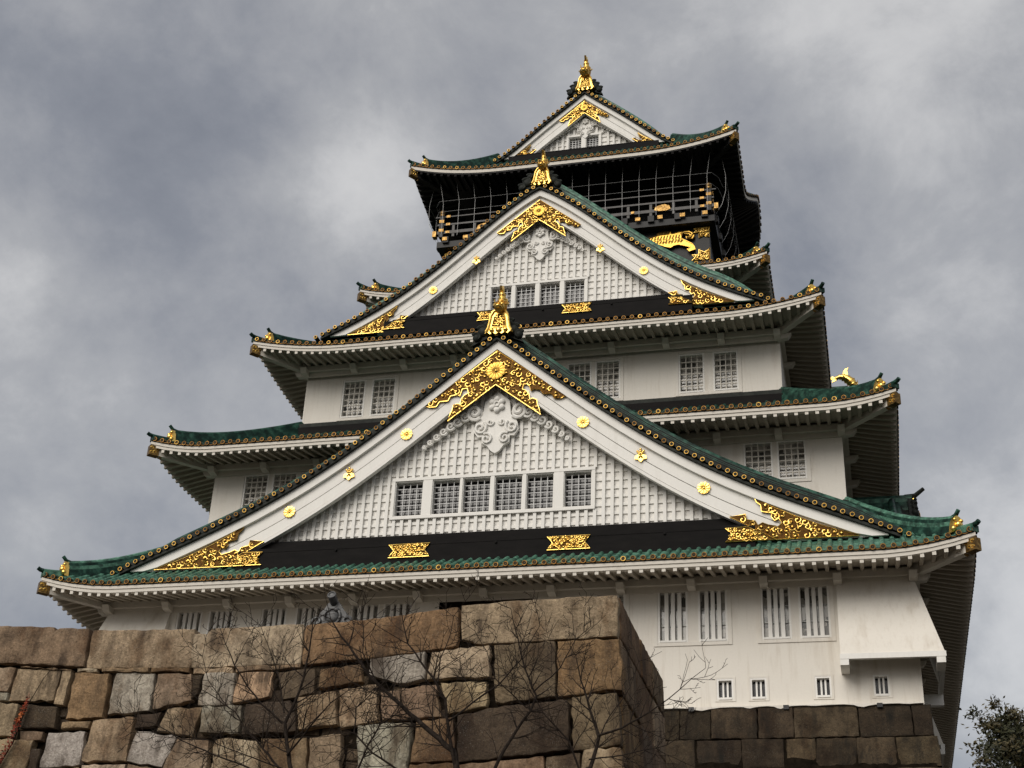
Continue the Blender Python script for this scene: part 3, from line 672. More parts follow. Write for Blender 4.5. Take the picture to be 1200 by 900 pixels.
    # verge tiles with gilt rims, courses above, roof skin, barrel rows
    vt = MB(); L = 0; x = 0.0; pitch = .335; slots = [0.0]
    while x < xe+.5:
        x += pitch/math.hypot(1, (zt(x+.1)-zt(x))/.1); slots.append(x)
    ax = (Tv(1, 0, 0)-Tv(0, 0, 0)); up = Vector((0, 0, 1))
    for x in slots:
        for sx in ((1, -1) if x > 0 else (1,)):
            c = Tv(sx*x+random.uniform(-.015, .015), -.36+random.uniform(-.03, .02), zt(x)+.20+random.uniform(-.014, .014)); nrm = ax.cross(up)
            vt.cyl(c-nrm*.75, c+nrm*.0, .098, 10, 0)
            bright = random.random() < (ring_bright*(.7 if sx < 0 else 1.15)) or x > xe*.88 or (x < 2 and random.random() < .8)
            vt.ring(c+nrm*.004, ax, up, .074, .0165, 12, 4, 1 if bright else 2)
    rake(vt, .10, .004, -.30, .5, xb=xe+.4); rake(vt, .46, .26, .0-.05, .6, xb=xe+.4)
    vt.build('verge_tiles', ['black_tile', 'rim_gold', 'dull_gold'], gw, 40)
    kr = MB(); y0r = rb-.05
    nc = 9; hs = [.46+(rh-.46)*k/nc for k in range(nc+1)]
    for k in range(nc): rake(kr, hs[k+1]-.012, hs[k], y0r+.022*k*(rb/.4)**.5+(.035 if k % 2 else 0), y0r+.75, xa=.25, xb=xe+.9, mi=(0, 1, 0, 1, 0, 1, 1, 0, 1)[k], tap=2.6)
    kq = lambda x: .3+(rh-.3)*(1-(1-min(1, max(0, (xe+.9-x)/2.6)))**2)
    for sx in (1, -1): kr.tube([T(sx*(.25+(xe+.65)*k/20), y0r+.42, zt(.25+(xe+.65)*k/20)+kq(.25+(xe+.65)*k/20)+.04) for k in range(21)], .13, 8, 1)
    kr.build('verge_ridge', vmat, gw, 45)
    rf = MB()
    for sx in (1, -1):
        rf.sheet([[T(sx*(xe+.3)*k/16, y, zt((xe+.3)*k/16)+.26) for y in (-.1, depth)] for k in range(17)])
        rf.sheet([[T(sx*(xe+.3)*k/16, y, zt((xe+.3)*k/16)+.10) for y in (-.1, depth)] for k in range(17)])
        y = 1.6
        while y < depth-.1:
            vs = []
            for k in range(13):
                x = (xe+.3)*k/12
                for j in range(5):
                    q = math.pi*j/4; vs.append(T(sx*x, y+.088*math.cos(q), zt(x)+.27+.09*math.sin(q)))
            rf.add(vs, [(k*5+j, k*5+j+1, k*5+6+j, k*5+5+j) for k in range(12) for j in range(4)]); y += .345
    rf.build('gable_roof', 'dark_green', gw, 50)
    # main ridge
    rz = ridge_z if ridge_z else zt(0)+.15
    rg = MB()
    for k, (hw, a, c, mi) in enumerate(((.36, -.1, .25, 0), (.30, .252, .52, 1), (.26, .522, .80, 0), (.22, .802, 1.0, 1))): rg.box(T, -hw, hw, -.12, depth, rz+a, rz+c, mi)
    rg.tube([T(0, -.12, rz+1.04), T(0, depth, rz+1.04)], .15, 8, 0)
    # black scrolls to both sides of the crest
    for sx in (1, -1):
        for (a, z, r0) in ((.62, .32, .26), (.86, .05, .20), (.50, .62, .16)):
            sp = [T(sx*(a+r0*(1-.75*k/13)*math.cos(5.6*k/13+.5)), -.22, rz+z+r0*(1-.75*k/13)*math.sin(5.6*k/13+.5)) for k in range(14)]
            rg.tube(sp, [.07*(1-.4*k/13) for k in range(14)], 6, 2)
            rg.ball(T(sx*a, -.16, rz+z), r0*.9, .14, r0*.9, None, 10, 6, 2) if abs((Tv(1, 0, 0)-Tv(0, 0, 0)).x) > .5 else rg.ball(T(sx*a, -.16, rz+z), .14, r0*.9, r0*.9, None, 10, 6, 2)
    rg.prism([T(a, -.14, rz+z) for a, z in ((-1.05, -.28), (-.75, .32), (-.35, .9), (.35, .9), (.75, .32), (1.05, -.28), (.5, -.02), (0, .16), (-.5, -.02))], Tv(0, .2, 0)-Tv(0, 0, 0), 2)
    rg.build('main_ridge', ['dark_green', 'green_copper', 'black_tile'], gw, 45)
    if not full: return gw, zt, rz
    # base beam in black
    bb = MB(); bh = zbot-zbase
    bb.box(T, -xin-1.2, xin+1.2, -.34, lat-.01, zbase-.35, zbase+bh*.48); bb.box(T, -xin-.6, xin+.6, lat-.36, lat-.13, zbase+bh*.48+.003, zbot-.05); bb.box(T, -xin-.8, xin+.8, -.34, lat-.36, zbase+bh*.48, zbase+bh*.48+.06)
    for k in [q for q in range(-3, 4) if abs(q*3.1+.4) < xin-.6]: bb.cyl(T(k*3.1+.4, -.40, zbase+bh*.36), T(k*3.1+.4, -.34, zbase+bh*.36), .05, 8)
    bb.box(T, -xin-1.2, xin+1.2, -.352, -.341, zbase+bh*.40, zbase+bh*.43)
    bb.build('base_beam', 'black_band', gw)
    for i, (a, c, z0, z1) in enumerate(plates):
        dx, dz = (c-a), (z1-z0); P_ = [(0, 1), (1, 1), (.93, .78), (.87, .5), (.94, .24), (1, 0), (0, 0), (.06, .24), (.13, .5), (.07, .78)]
        gold_plate('beam_plate', [(a+dx*u, z0+dz*v) for u, v in P_], T, -.375, .13, gw, seed+i, rim=.017)
    for s in (1, -1):
        Ts = T if s == 1 else (lambda x, y, z: T(-x, y, z))
        if corn: gold_plate('corner_plate', corn, Ts, -.10, .22, gw, seed+10)
        if endp: gold_plate('beam_end_plate', endp, Ts, -.375, .15, gw, seed+11, rim=.017)
        for i, (x, z, kind) in enumerate(flowers):
            b = MB()
            if kind == 'c': chrysanthemum(b, Ts, x, -.07, z, fr, 10)
            else: paulownia(b, Ts, x, -.07, z, fr*1.1)
            b.build('flower_boss', 'gold', gw, 50)
    if apex:
        full_ = apex+[(-x, z) for x, z in reversed(apex[1:-1])]
        gold_plate('apex_plate', full_, T, -.10, .23*pend**.5, gw, seed+20)
        b = MB(); chrysanthemum(b, T, 0, -.17, apex[0][1]-.92*pend, .38*pend, 14); b.build('chrysanthemum_crest', 'relief_gold', gw, 50)
    # carved white pendant
    pe = MB(); zc = (apex[-1][1] if apex else zi(0))-.02; k_ = pend; Y = lat*.42
    def Pz(a, y, c): return T(a*k_*.9, Y+y, zc+(c*.97+.02)*k_)
    sh = [(0, -.1), (.55, -.55), (.62, -1.15), (.92, -1.5), (1.0, -1.85), (.80, -2.12), (.62, -2.10), (.60, -2.38), (.36, -2.52), (.2, -2.74), (0, -2.86)]
    sh = sh+[(-a, c) for a, c in reversed(sh[1:-1])]
    pe.prism([Pz(a, .06, c) for a, c in sh], Tv(0, .16, 0)-Tv(0, 0, 0))
    def spiral(a, c, r0, turns, h, rad, a0=0.0, n=18):
        pe.tube([Pz(a+h*r0*(1-.85*k/n)*math.cos(a0+turns*6.28*k/n), .03-.03*k/n, c+r0*(1-.85*k/n)*math.sin(a0+turns*6.28*k/n)) for k in range(n+1)], [rad*k_*(1-.3*k/n) for k in range(n+1)], 6)
    for s in (1, -1):
        spiral(s*.70, -1.72, .30, 1.5, s, .06, 2.2); spiral(s*.40, -2.22, .26, 1.4, s, .055, 1.0); spiral(s*.26, -1.5, .16, 1.2, s, .04, 3.0)
        spiral(s*.98, -1.02, .36, 1.6, s, .085, 3.9)                # big volutes under the gold plate
        pe.ball(Pz(s*.98, .16, -1.02), .33*k_, .12*k_, .33*k_, None, 12, 6) if abs(ax.x) > .5 else None
        a, c = 1.35, -1.12
        for (da, dc, r0) in ((.0, .0, .30), (.32, -.22, .26), (.62, -.40, .25), (.92, -.62, .22), (1.22, -.84, .20), (1.50, -1.06, .16), (1.74, -1.26, .11)):
            pe.ball(Pz(s*(a+da), .16, c+dc+.06), r0*1.05*k_, r0*.45*k_, r0*.62*k_, None, 8, 5); spiral(s*(a+da+.06), c+dc-.04, r0*.8, 1.3, s, .055, 3.5, 14)
    # hexagonal flower
    pe.cyl(Pz(0, .10, -.72), Pz(0, -.02, -.72), .25*k_, 12)
    for q in range(6):
        aa = q*math.pi/3+.52; pe.ball(Pz(.25*math.cos(aa), .0, -.72+.25*math.sin(aa)), .13*k_, .09*k_, .13*k_, None, 7, 4)
    pe.ring(Pz(0, -.05, -.72), ax, up, .10*k_, .035*k_, 10, 5)
    pe.build('carved_pendant', 'white_wood', gw, 50)
    return gw, zt, rz

P1 = [(0, 9.77), (2, 8.13), (4.08, 6.48), (6.44, 4.74), (7.24, 4.12), (9.82, 2.78), (11, 2.26), (11.76, 1.85), (14.1, .80), (15, .48)]
T1 = lambda x, y, z: (x, 1.86+y, z)
w6 = [(-3.91, -2.84), (-2.41, -1.36), (-1.20, -.16), (.05, 1.09), (1.29, 2.30), (2.74, 3.75)]
gw, zt1, rz1 = gable(T1, P1, 14.3, 1.55, .38, 1.86, .72, 6.3, [(a, c, 2.73, 4.12) for a, c in w6], [(3.50, 5.94, 'c'), (5.70, 4.39, 'p'), (8.0, 2.93, 'c')], APEX, CORN, ENDP,
      [(-3.70, -2.11, .70, 1.21), (2.33, 3.92, .70, 1.21)], rh=.95, rb=.4, seed=3, ring_bright=.55)
c1 = lambda a, o, z: (a+.10, 1.40-o, 9.98+z)
crest(c1, castle, 1.0); shachi(lambda a, o, z: (a+.12, 1.50-o, 10.84+z), castle, 1.06)
P2 = [(0, 21.30), (1.36, 20.45), (3.6, 18.30), (5.3, 17.0), (6.62, 15.95), (7.65, 15.38), (8.1, 15.0), (9.6, 14.30), (10.3, 14.0)]
T2 = lambda x, y, z: (x, 7.76+y, z)
ap2 = [(x*.70, 20.77-(9.33-z)*.737) for x, z in APEX]
co2 = [((x-8.89)/4.44*2.85+6.0, (z-.79)/1.70*1.33+14.30) for x, z in CORN]
en2 = [((x-8.74)/1.77*1.15+6.02, (z-.68)/.53*.36+14.27) for x, z in ENDP]
gable(T2, P2, 9.7, 1.33, .34, 15.18, 14.25, 7.7, [(a, c, 15.19, 16.43) for a, c in ((-2.22, -1.29), (-1.06, -.18), (.08, .97), (1.22, 2.11))], [(2.91, 17.75, 'p'), (4.9, 16.34, 'c')], ap2, co2, en2,
      [(-2.62, -1.28, 14.30, 14.72), (1.28, 2.62, 14.30, 14.72)], rh=1.42, rb=.8, lat=.5, pend=.72, fr=.2, seed=30, ring_bright=.5, vmat=('dark_green', 'green_copper'))
crest(lambda a, o, z: (a+.12, 7.36-o, 21.50+z), castle, .88); shachi(lambda a, o, z: (a+.14, 7.46-o, 22.24+z), castle, .97)
P3 = [(0, 34.93), (1.1, 33.96), (2.2, 33.02), (3.2, 32.10), (4.5, 30.95), (5, 30.60)]
T3 = lambda x, y, z: (x, 17.4+y, z)
ap3 = [(x*.50, 34.46-(9.33-z)*.56) for x, z in APEX]
co3 = [((x-8.89)/4.44*1.55+2.75, (z-.79)/1.70*.85+30.92) for x, z in CORN]
gable(T3, P3, 4.75, 1.28, .32, 30.95, 30.88, 8.2, [(a, c, 31.4, 32.23) for a, c in ((-.92, -.23), (.07, .76))], [], ap3, co3, None, [], rh=1.05, rb=.5, vmat=('dark_green', 'green_copper'), lat=.42, pend=.55, seed=60, ring_bright=.5)
crest(lambda a, o, z: (a+.06, 17.0-o, 35.10+z), castle, .98); shachi(lambda a, o, z: (a+.06, 17.10-o, 35.92+z), castle, 1.3)
# gables on the right side: a large one on the second roof, a small one on the first
Ps = [(a, z+6.0) for a, z in P1]
gable(lambda x, y, z: (13.25-y, YC+x, z), Ps, 14.3, 1.55, .38, 8.0, 7.2, 5.5, full=False, seed=80)
shachi(lambda a, o, z: (13.25+o, YC+a, 16.98+z), castle, 1.1, True)
Pm = [(0, 4.2), (1, 3.42), (2, 2.75), (3, 2.2), (4, 1.85), (5, 1.6)]
for yy in (8.6,):
    gable(lambda x, y, z: (15.35-y, yy+x, z), Pm, 3.6, .8, .25, 1.9, 1.6, 2.6, full=False, seed=90, rh=.8, rb=.3, ridge_z=4.0)
    o = MB(); o.prism([(15.62, yy+a, 4.55+z) for a, z in ((-.22, 0), (-.2, .4), (0, .52), (.2, .4), (.22, 0))], (-.14, 0, 0)); o.build('ridge_end_ornament', 'gold', castle)
    o = MB(); o.tube([(15.2, yy, 5.1), (15.6, yy, 5.14), (15.95, yy, 5.42)], [.11, .1, .08], 8); o.build('ridge_horn', 'black_tile', castle, 45)

# ---- black top storey with its balcony
s5 = MB()
s5.box(ident, -7.0, 7.0, 15.6, 2*YC-15.6, 20.6, 23.75); s5.box(ident, -6.2, 6.2, 17.6, 2*YC-17.6, 24.1, 28.6)
for sx in (-1, 1): s5.box(ident, *sorted((sx*6.35, sx*7.06)), 15.52, 16.2, 20.8, 23.74)
s5.box(ident, -7.04, 7.04, 15.54, 15.6, 23.35, 23.74)
s5.box(ident, -6.9, 6.9, 15.5, 2*YC-15.5, 27.70, 27.78)
s5.build('top_storey_wall', 'black_lacquer', castle)
bal = MB(); bal.box(ident, -7.4, 7.4, 15.0, 2*YC-15.0, 23.76, 24.12)
for k in range(11): x = -6.9+13.8*k/10; bal.box(ident, x-.16, x+.16, 14.86, 15.7, 23.98, 24.34)
for k in range(8):
    y = 15.6+1.6*k; bal.box(ident, 6.9, 7.55, y-.16, y+.16, 23.98, 24.34); bal.box(ident, -7.55, -6.9, y-.16, y+.16, 23.98, 24.34)
bo = bal.build('balcony', 'black_lacquer', castle)
rl = MB()
for z, hh in ((24.62, .09), (25.12, .05), (25.62, .03)):
    ex = .22 if z > 25.5 else 0.1
    rl.box(ident, -7.3-ex, 7.3+ex, 14.86, 14.98, z-hh, z+hh)
    for sx in (-1, 1): rl.box(ident, *sorted((sx*7.18, sx*7.30)), 14.985, 27.9, z-hh, z+hh)
for k in range(12):
    x = -6.5+13.0*k/11; rl.box(ident, x-.07, x+.07, 14.88, 14.96, 24.34, 25.12)
for sx in (-1, 1):
    for k in range(9): y = 16.2+1.4*k; rl.box(ident, *sorted((sx*7.2, sx*7.28)), y-.07, y+.07, 24.34, 25.12)
rl.build('balcony_railing', 'dark_rail', bo)
for sx in (-1, 1):
    po = MB(); x = sx*7.15; po.box(ident, x-.12, x+.12, 14.80, 15.03, 24.3, 25.95, 0)
    for z in (24.72, 25.30): po.box(ident, x-.13, x+.13, 14.78, 15.05, z-.09, z+.09, 1)
    po.ball((x, 14.9, 25.88), .17, .17, .19, None, 10, 6, 1); po.cyl((x, 14.9, 25.66), (x, 14.9, 25.76), .16, 10, 1)
    for z in (24.62, 25.12, 25.62): po.box(ident, *sorted((x-sx*.46, x-sx*.24)), 14.83, 14.855, z-.07, z+.07, 1); po.box(ident, *sorted((sx*7.31, sx*7.34)), 15.2, 15.6, z-.1, z+.1, 1)
    po.box(ident, *sorted((sx*7.42, sx*7.62)), 14.76, 15.08, 24.34, 24.68, 1)
    po.build('corner_post', ['black_lacquer', 'weathered_gold'], bo, 45)
# gilt nail covers and mounts on the black woodwork
for k in range(13): g = MB(); x = -6.93+13.86*k/12; g.box(ident, x-.13, x+.13, 14.82, 14.858, 24.08, 24.29); g.build('nail_cover', 'weathered_gold', bo)
for x in (-4.75, 0, 4.75):
    g = MB(); g.prism([(x+a, 14.80, 24.66+z) for a, z in ((-.42, -.05), (-.36, .16), (-.1, .24), (.12, .28), (.36, .16), (.42, -.05), (.2, -.12), (-.2, -.12))], (0, .05, 0)); g.build('rail_mount', 'weathered_gold', bo)
    g = MB(); g.prism([(x+a, 15.50, 23.60+z) for a, z in ((-.40, 0), (-.32, .12), (-.18, .10), (-.06, .15), (.06, .15), (.18, .10), (.32, .12), (.40, 0), (.32, -.12), (.18, -.1), (.06, -.15), (-.06, -.15), (-.18, -.1), (-.32, -.12))], (0, .05, 0)); g.build('beam_mount', 'weathered_gold', bo)
for k in range(7):
    g = MB(); x = -4.8+1.6*k; g.box(ident, x-.08, x+.08, 14.82, 14.855, 24.55, 24.69); g.build('nail_cover', 'weathered_gold', bo)
for sx in (-1, 1):
    Tm = (lambda x, y, z: (x, 15.48+y, z)) if sx == 1 else (lambda x, y, z: (-x, 15.48+y, z))
    gold_plate('column_mount', [(6.25, 23.42), (7.09, 23.42), (7.09, 23.70), (6.25, 23.70), (6.40, 23.56)], Tm, 0, .13, castle, 5, rim=.016)
    gold_plate('column_mount', [(6.52, 23.10), (6.76, 23.2), (7.06, 23.10), (7.06, 23.36), (6.52, 23.36)], Tm, 0, .13, castle, 6, rim=.016)
    gold_plate('column_mount', [(6.15, 21.75), (7.07, 21.75), (7.07, 22.45), (6.94, 22.3), (6.78, 22.2), (6.62, 22.3), (6.52, 22.4), (6.5, 22.08), (6.15, 22.08), (6.3, 21.92)], Tm, 0, .15, castle, 7, rim=.016)
# tiger relief
TG = [(3.05, 22.95), (3.35, 23.18), (3.75, 23.2), (4.06, 23.34), (4.46, 23.45), (4.99, 23.47), (5.06, 23.64), (5.13, 23.46), (5.52, 23.55), (5.96, 23.54), (6.22, 23.44), (6.31, 23.23), (6.2, 23.06), (5.91, 23.1), (5.87, 23.19), (6.11, 23.22), (6.04, 23.37), (5.74, 23.41), (5.6, 23.3), (5.67, 23.09), (5.95, 22.9), (6.17, 22.75), (6.29, 22.55), (6.33, 22.39), (6.03, 22.3), (5.92, 22.43), (6.09, 22.55), (5.81, 22.66), (5.51, 22.78), (5.25, 22.75), (5.07, 22.63), (4.81, 22.72), (4.45, 22.9), (4.1, 22.8), (3.7, 22.45), (3.45, 22.45), (3.55, 22.65), (3.4, 22.75), (3.1, 22.7)]
t_ = MB(); t_.prism([(x, 15.42, z) for x, z in TG], (0, .12, 0), 0)
t_.tube([(x, 15.42, z) for x, z in TG+TG[:1]], .03, 5, 0, False)
for x, z, r in ((4.4, 23.15, .26), (4.75, 23.08, .30), (5.1, 23.1, .30), (5.45, 23.12, .26), (5.62, 22.98, .18), (4.05, 23.08, .24), (3.6, 22.95, .22)): t_.ball((x, 15.445, z), r*.7, .045, r*.5, None, 10, 6, 0)
t_.tube([(5.62, 15.38, 23.36), (5.78, 15.37, 23.47), (6.05, 15.37, 23.46), (6.2, 15.37, 23.33), (6.12, 15.37, 23.15), (5.92, 15.37, 23.14)], .055, 6, 0)
for k in range(12):
    x = 3.9+.155*k; t_.tube([(x+.10, 15.38, 23.36), (x+.04, 15.368, 23.2), (x+.06, 15.368, 23.02), (x-.02, 15.385, 22.9)], .022, 4, 1)
t_.build('tiger_relief', ['relief_gold', 'gold_back'], castle, 45)
br = MB()
br.ball((4.3, 17.40, 26.66), .42, .08, .13, None, 10, 6); br.prism([(a, 17.40, z) for a, z in ((4.0, 26.72), (3.62, 27.12), (3.7, 26.92), (3.5, 26.98), (3.75, 26.72), (4.2, 26.6))], (0, .05, 0)); br.prism([(a, 17.40, z) for a, z in ((4.4, 26.72), (4.95, 26.86), (4.8, 26.74), (5.0, 26.66), (4.5, 26.58))], (0, .05, 0))
br.build('crane_relief', 'weathered_gold', castle, 45)
# safety net
nw = MB(); r = .0088
for k in range(17): x = -7.1+14.2*k/16; nw.tube([(x, 14.72, 24.25), (x, 14.68, 26.4), (x*1.03, 14.5, 27.75)], r, 4)
for z, q in ((25.86, 1.0), (26.55, 1.005), (27.74, 1.03)):
    nw.tube([(-7.75*q, 16.2, z+.05), (-7.6*q, 15.2, z+.02), (-7.3*q, 14.7, z), (0, 14.66, z), (7.3*q, 14.7, z), (7.6*q, 15.2, z+.02), (7.75*q, 16.2, z+.05)], r, 4)
for sx in (-1, 1):
    for k in range(10):
        y = 15.1+1.35*k; nw.tube([(sx*7.85, y, 27.7), (sx*8.02, y, 26.6), (sx*8.0, y, 25.6), (sx*7.8, y, 24.8), (sx*7.5, y, 24.25)], r, 4)
    for z, x in ((26.55, 8.02), (25.5, 7.98)): nw.tube([(sx*x, 15.1+1.35*k, z) for k in range(10)], r, 4)
nw.build('safety_net', 'net_wire', castle)

STONES=[('c',3,[(-7.37,-7.95),(-5.17,-8.08),(-5.12,-8.21),(-5.02,-8.22),(-5.0,-8.11),(-4.23,-8.16),(-4.17,-9.07),(-7.1,-8.85)]),
('c',4,[(-4.17,-8.18),(-1.58,-8.24),(-1.51,-9.17),(-4.12,-9.1)]),
('c',5,[(-1.59,-8.38),(-1.27,-8.38),(-1.2,-8.26),(1.07,-8.23),(1.13,-9.16),(-1.49,-9.17)]),
('c',2,[(1.12,-8.25),(2.85,-8.15),(4.64,-7.96),(4.68,-8.86),(2.86,-9.07),(1.16,-9.17)]),
('c',4,[(4.69,-7.92),(6.26,-7.85),(8.16,-7.83),(8.18,-8.76),(6.89,-8.79),(5.59,-8.83),(5.06,-8.83),(5.01,-8.77),(4.76,-8.71)]),
('f',5,[(-4.33,-9.11),(-3.85,-9.13),(-3.84,-9.18),(-4.32,-9.17)]),
('f',3,[(-3.68,-9.14),(-2.52,-9.16),(-2.51,-9.24),(-3.66,-9.2)]),
('f',2,[(-2.44,-9.17),(-1.51,-9.2),(-1.5,-9.29),(-2.42,-9.25)]),
('f',3,[(-5.79,-9.04),(-4.45,-9.13),(-4.45,-9.16),(-5.79,-9.05)]),
('f',4,[(-6.6,-9.01),(-5.91,-9.06),(-5.99,-9.61),(-6.44,-9.56)]),
('f',4,[(-5.87,-9.07),(-4.73,-9.15),(-4.75,-9.84),(-5.88,-9.83)]),
('f',4,[(-4.65,-9.18),(-4.45,-9.19),(-4.45,-9.98),(-4.67,-9.95)]),
('f',2,[(-4.32,-9.23),(-3.47,-9.27),(-3.4,-10.29),(-4.28,-10.31)]),
('f',6,[(-3.31,-9.25),(-2.35,-9.29),(-2.31,-10.14),(-3.3,-10.21)]),
('f',4,[(-2.26,-9.31),(-1.46,-9.33),(-1.33,-9.93),(-2.23,-10.12)]),
('f',3,[(-1.39,-9.37),(-1.18,-9.38),(-1.21,-9.68),(-1.32,-9.69)]),
('f',6,[(-6.42,-9.62),(-5.97,-9.65),(-5.96,-9.81),(-6.37,-9.82)]),
('f',4,[(-6.34,-9.91),(-5.59,-9.94),(-5.55,-10.68),(-6.12,-10.65)]),
('f',0,[(-5.41,-9.95),(-4.59,-10.03),(-4.53,-10.5),(-5.39,-10.49)]),
('f',3,[(-4.37,-10.39),(-3.67,-10.38),(-3.7,-10.52),(-4.36,-10.52)]),
('f',3,[(-5.37,-10.57),(-4.8,-10.6),(-4.82,-10.77),(-5.32,-10.76)]),
('f',4,[(-3.59,-10.37),(-2.63,-10.3),(-2.59,-11.29),(-3.66,-11.27)]),
('f',0,[(-2.58,-10.23),(-2.01,-10.19),(-2.09,-10.48),(-2.57,-10.54)]),
('f',4,[(-1.86,-10.13),(-1.04,-10.11),(-1.16,-10.76),(-2.02,-10.61)]),
('f',4,[(-6.1,-10.74),(-4.97,-10.79),(-5.0,-11.42),(-5.88,-11.49)]),
('f',0,[(-4.96,-10.98),(-4.76,-10.99),(-4.74,-11.47),(-4.94,-11.44)]),
('f',6,[(-4.67,-10.61),(-3.77,-10.6),(-3.73,-11.33),(-4.69,-11.38)]),
('f',6,[(-2.49,-10.62),(-1.5,-10.76),(-1.73,-11.42),(-2.59,-11.27)]),
('f',4,[(-1.45,-10.79),(-0.72,-10.86),(-0.67,-11.41),(-0.64,-11.96),(-1.64,-11.95),(-1.67,-11.42)]),
('f',5,[(-3.64,-11.37),(-2.59,-11.36),(-2.6,-11.94),(-3.58,-11.93)]),
('f',3,[(-2.56,-11.34),(-1.78,-11.47),(-1.72,-11.95),(-2.52,-11.94)]),
('f',4,[(-4.68,-11.45),(-3.75,-11.4),(-3.66,-11.93),(-4.62,-11.92)]),
('f',1,[(-5.87,-11.53),(-4.98,-11.5),(-4.7,-11.92),(-5.75,-11.91)]),
('f',4,[(-1.43,-9.2),(-0.49,-9.21),(-0.47,-9.32),(-1.41,-9.3)]),
('f',3,[(-0.41,-9.2),(0.61,-9.18),(1.12,-9.18),(1.12,-9.23),(-0.39,-9.3)]),
('f',6,[(-1.11,-9.33),(-0.38,-9.34),(-0.38,-10.07),(-1.13,-10.05)]),
('f',7,[(-0.29,-9.35),(0.52,-9.34),(0.49,-9.88),(-0.33,-10.01)]),
('f',1,[(0.62,-9.34),(1.47,-9.29),(1.53,-9.83),(0.82,-9.96)]),
('f',2,[(1.62,-9.32),(2.53,-9.22),(2.63,-9.61),(1.63,-9.73)]),
('f',0,[(-1.39,-9.37),(-1.15,-9.37),(-1.19,-9.8),(-1.29,-9.91)]),
('f',6,[(-1.0,-10.11),(-0.07,-10.11),(-0.07,-10.71),(-0.97,-10.67)]),
('f',0,[(0.02,-10.08),(0.79,-10.04),(1.03,-10.02),(1.19,-10.32),(1.27,-10.69),(0.04,-10.75)]),
('f',4,[(1.21,-9.95),(2.04,-9.84),(2.18,-10.56),(1.32,-10.66)]),
('f',4,[(2.12,-9.8),(2.94,-9.69),(3.07,-10.47),(2.27,-10.64)]),
('f',5,[(-0.56,-10.87),(-0.23,-10.82),(0.42,-10.9),(0.52,-11.28),(0.56,-11.97),(-0.49,-11.96)]),
('f',3,[(0.51,-10.85),(1.54,-10.85),(1.69,-11.98),(0.68,-11.97)]),
('f',4,[(1.62,-10.85),(2.29,-10.79),(2.37,-11.52),(2.39,-11.99),(1.75,-11.98)]),
('f',6,[(2.75,-9.12),(3.98,-8.99),(4.02,-9.59),(3.45,-9.68),(2.75,-9.46)]),
('f',5,[(4.14,-9.01),(5.4,-8.89),(5.45,-9.58),(4.09,-9.61)]),
('f',1,[(5.51,-8.89),(6.83,-8.84),(6.89,-10.06),(5.64,-10.16)]),
('f',2,[(6.89,-8.84),(8.21,-8.83),(8.31,-9.96),(7.98,-9.92),(6.96,-10.05)]),
('f',3,[(3.07,-9.87),(4.32,-9.73),(4.28,-10.43),(3.18,-10.47)]),
('f',4,[(4.41,-9.71),(5.41,-9.72),(5.43,-10.24),(4.58,-10.41)]),
('f',3,[(4.33,-9.99),(4.46,-10.43),(4.28,-10.43)]),
('f',6,[(2.66,-10.61),(3.83,-10.57),(3.84,-11.1),(3.83,-11.77),(2.81,-11.76)]),
('f',2,[(3.94,-10.55),(4.61,-10.48),(4.79,-11.37),(3.9,-11.4)]),
('f',3,[(4.65,-10.48),(4.76,-10.46),(4.84,-11.37),(4.81,-11.37)]),
('f',0,[(4.84,-10.44),(5.69,-10.29),(7.17,-10.16),(7.23,-11.2),(5.76,-11.34),(4.95,-11.43)]),
('f',1,[(7.26,-10.09),(8.18,-10.01),(8.29,-11.09),(7.77,-11.17),(7.32,-11.21)]),
('f',4,[(7.56,-11.22),(8.29,-11.18),(8.43,-11.82),(7.54,-11.81)]),
('f',1,[(6.8,-11.36),(7.48,-11.28),(7.48,-11.81),(6.82,-11.8)]),
('f',3,[(4.93,-11.49),(6.72,-11.33),(6.74,-11.8),(4.96,-11.78)]),
('f',2,[(3.9,-11.46),(4.84,-11.45),(4.87,-11.78),(3.89,-11.77)]),
]

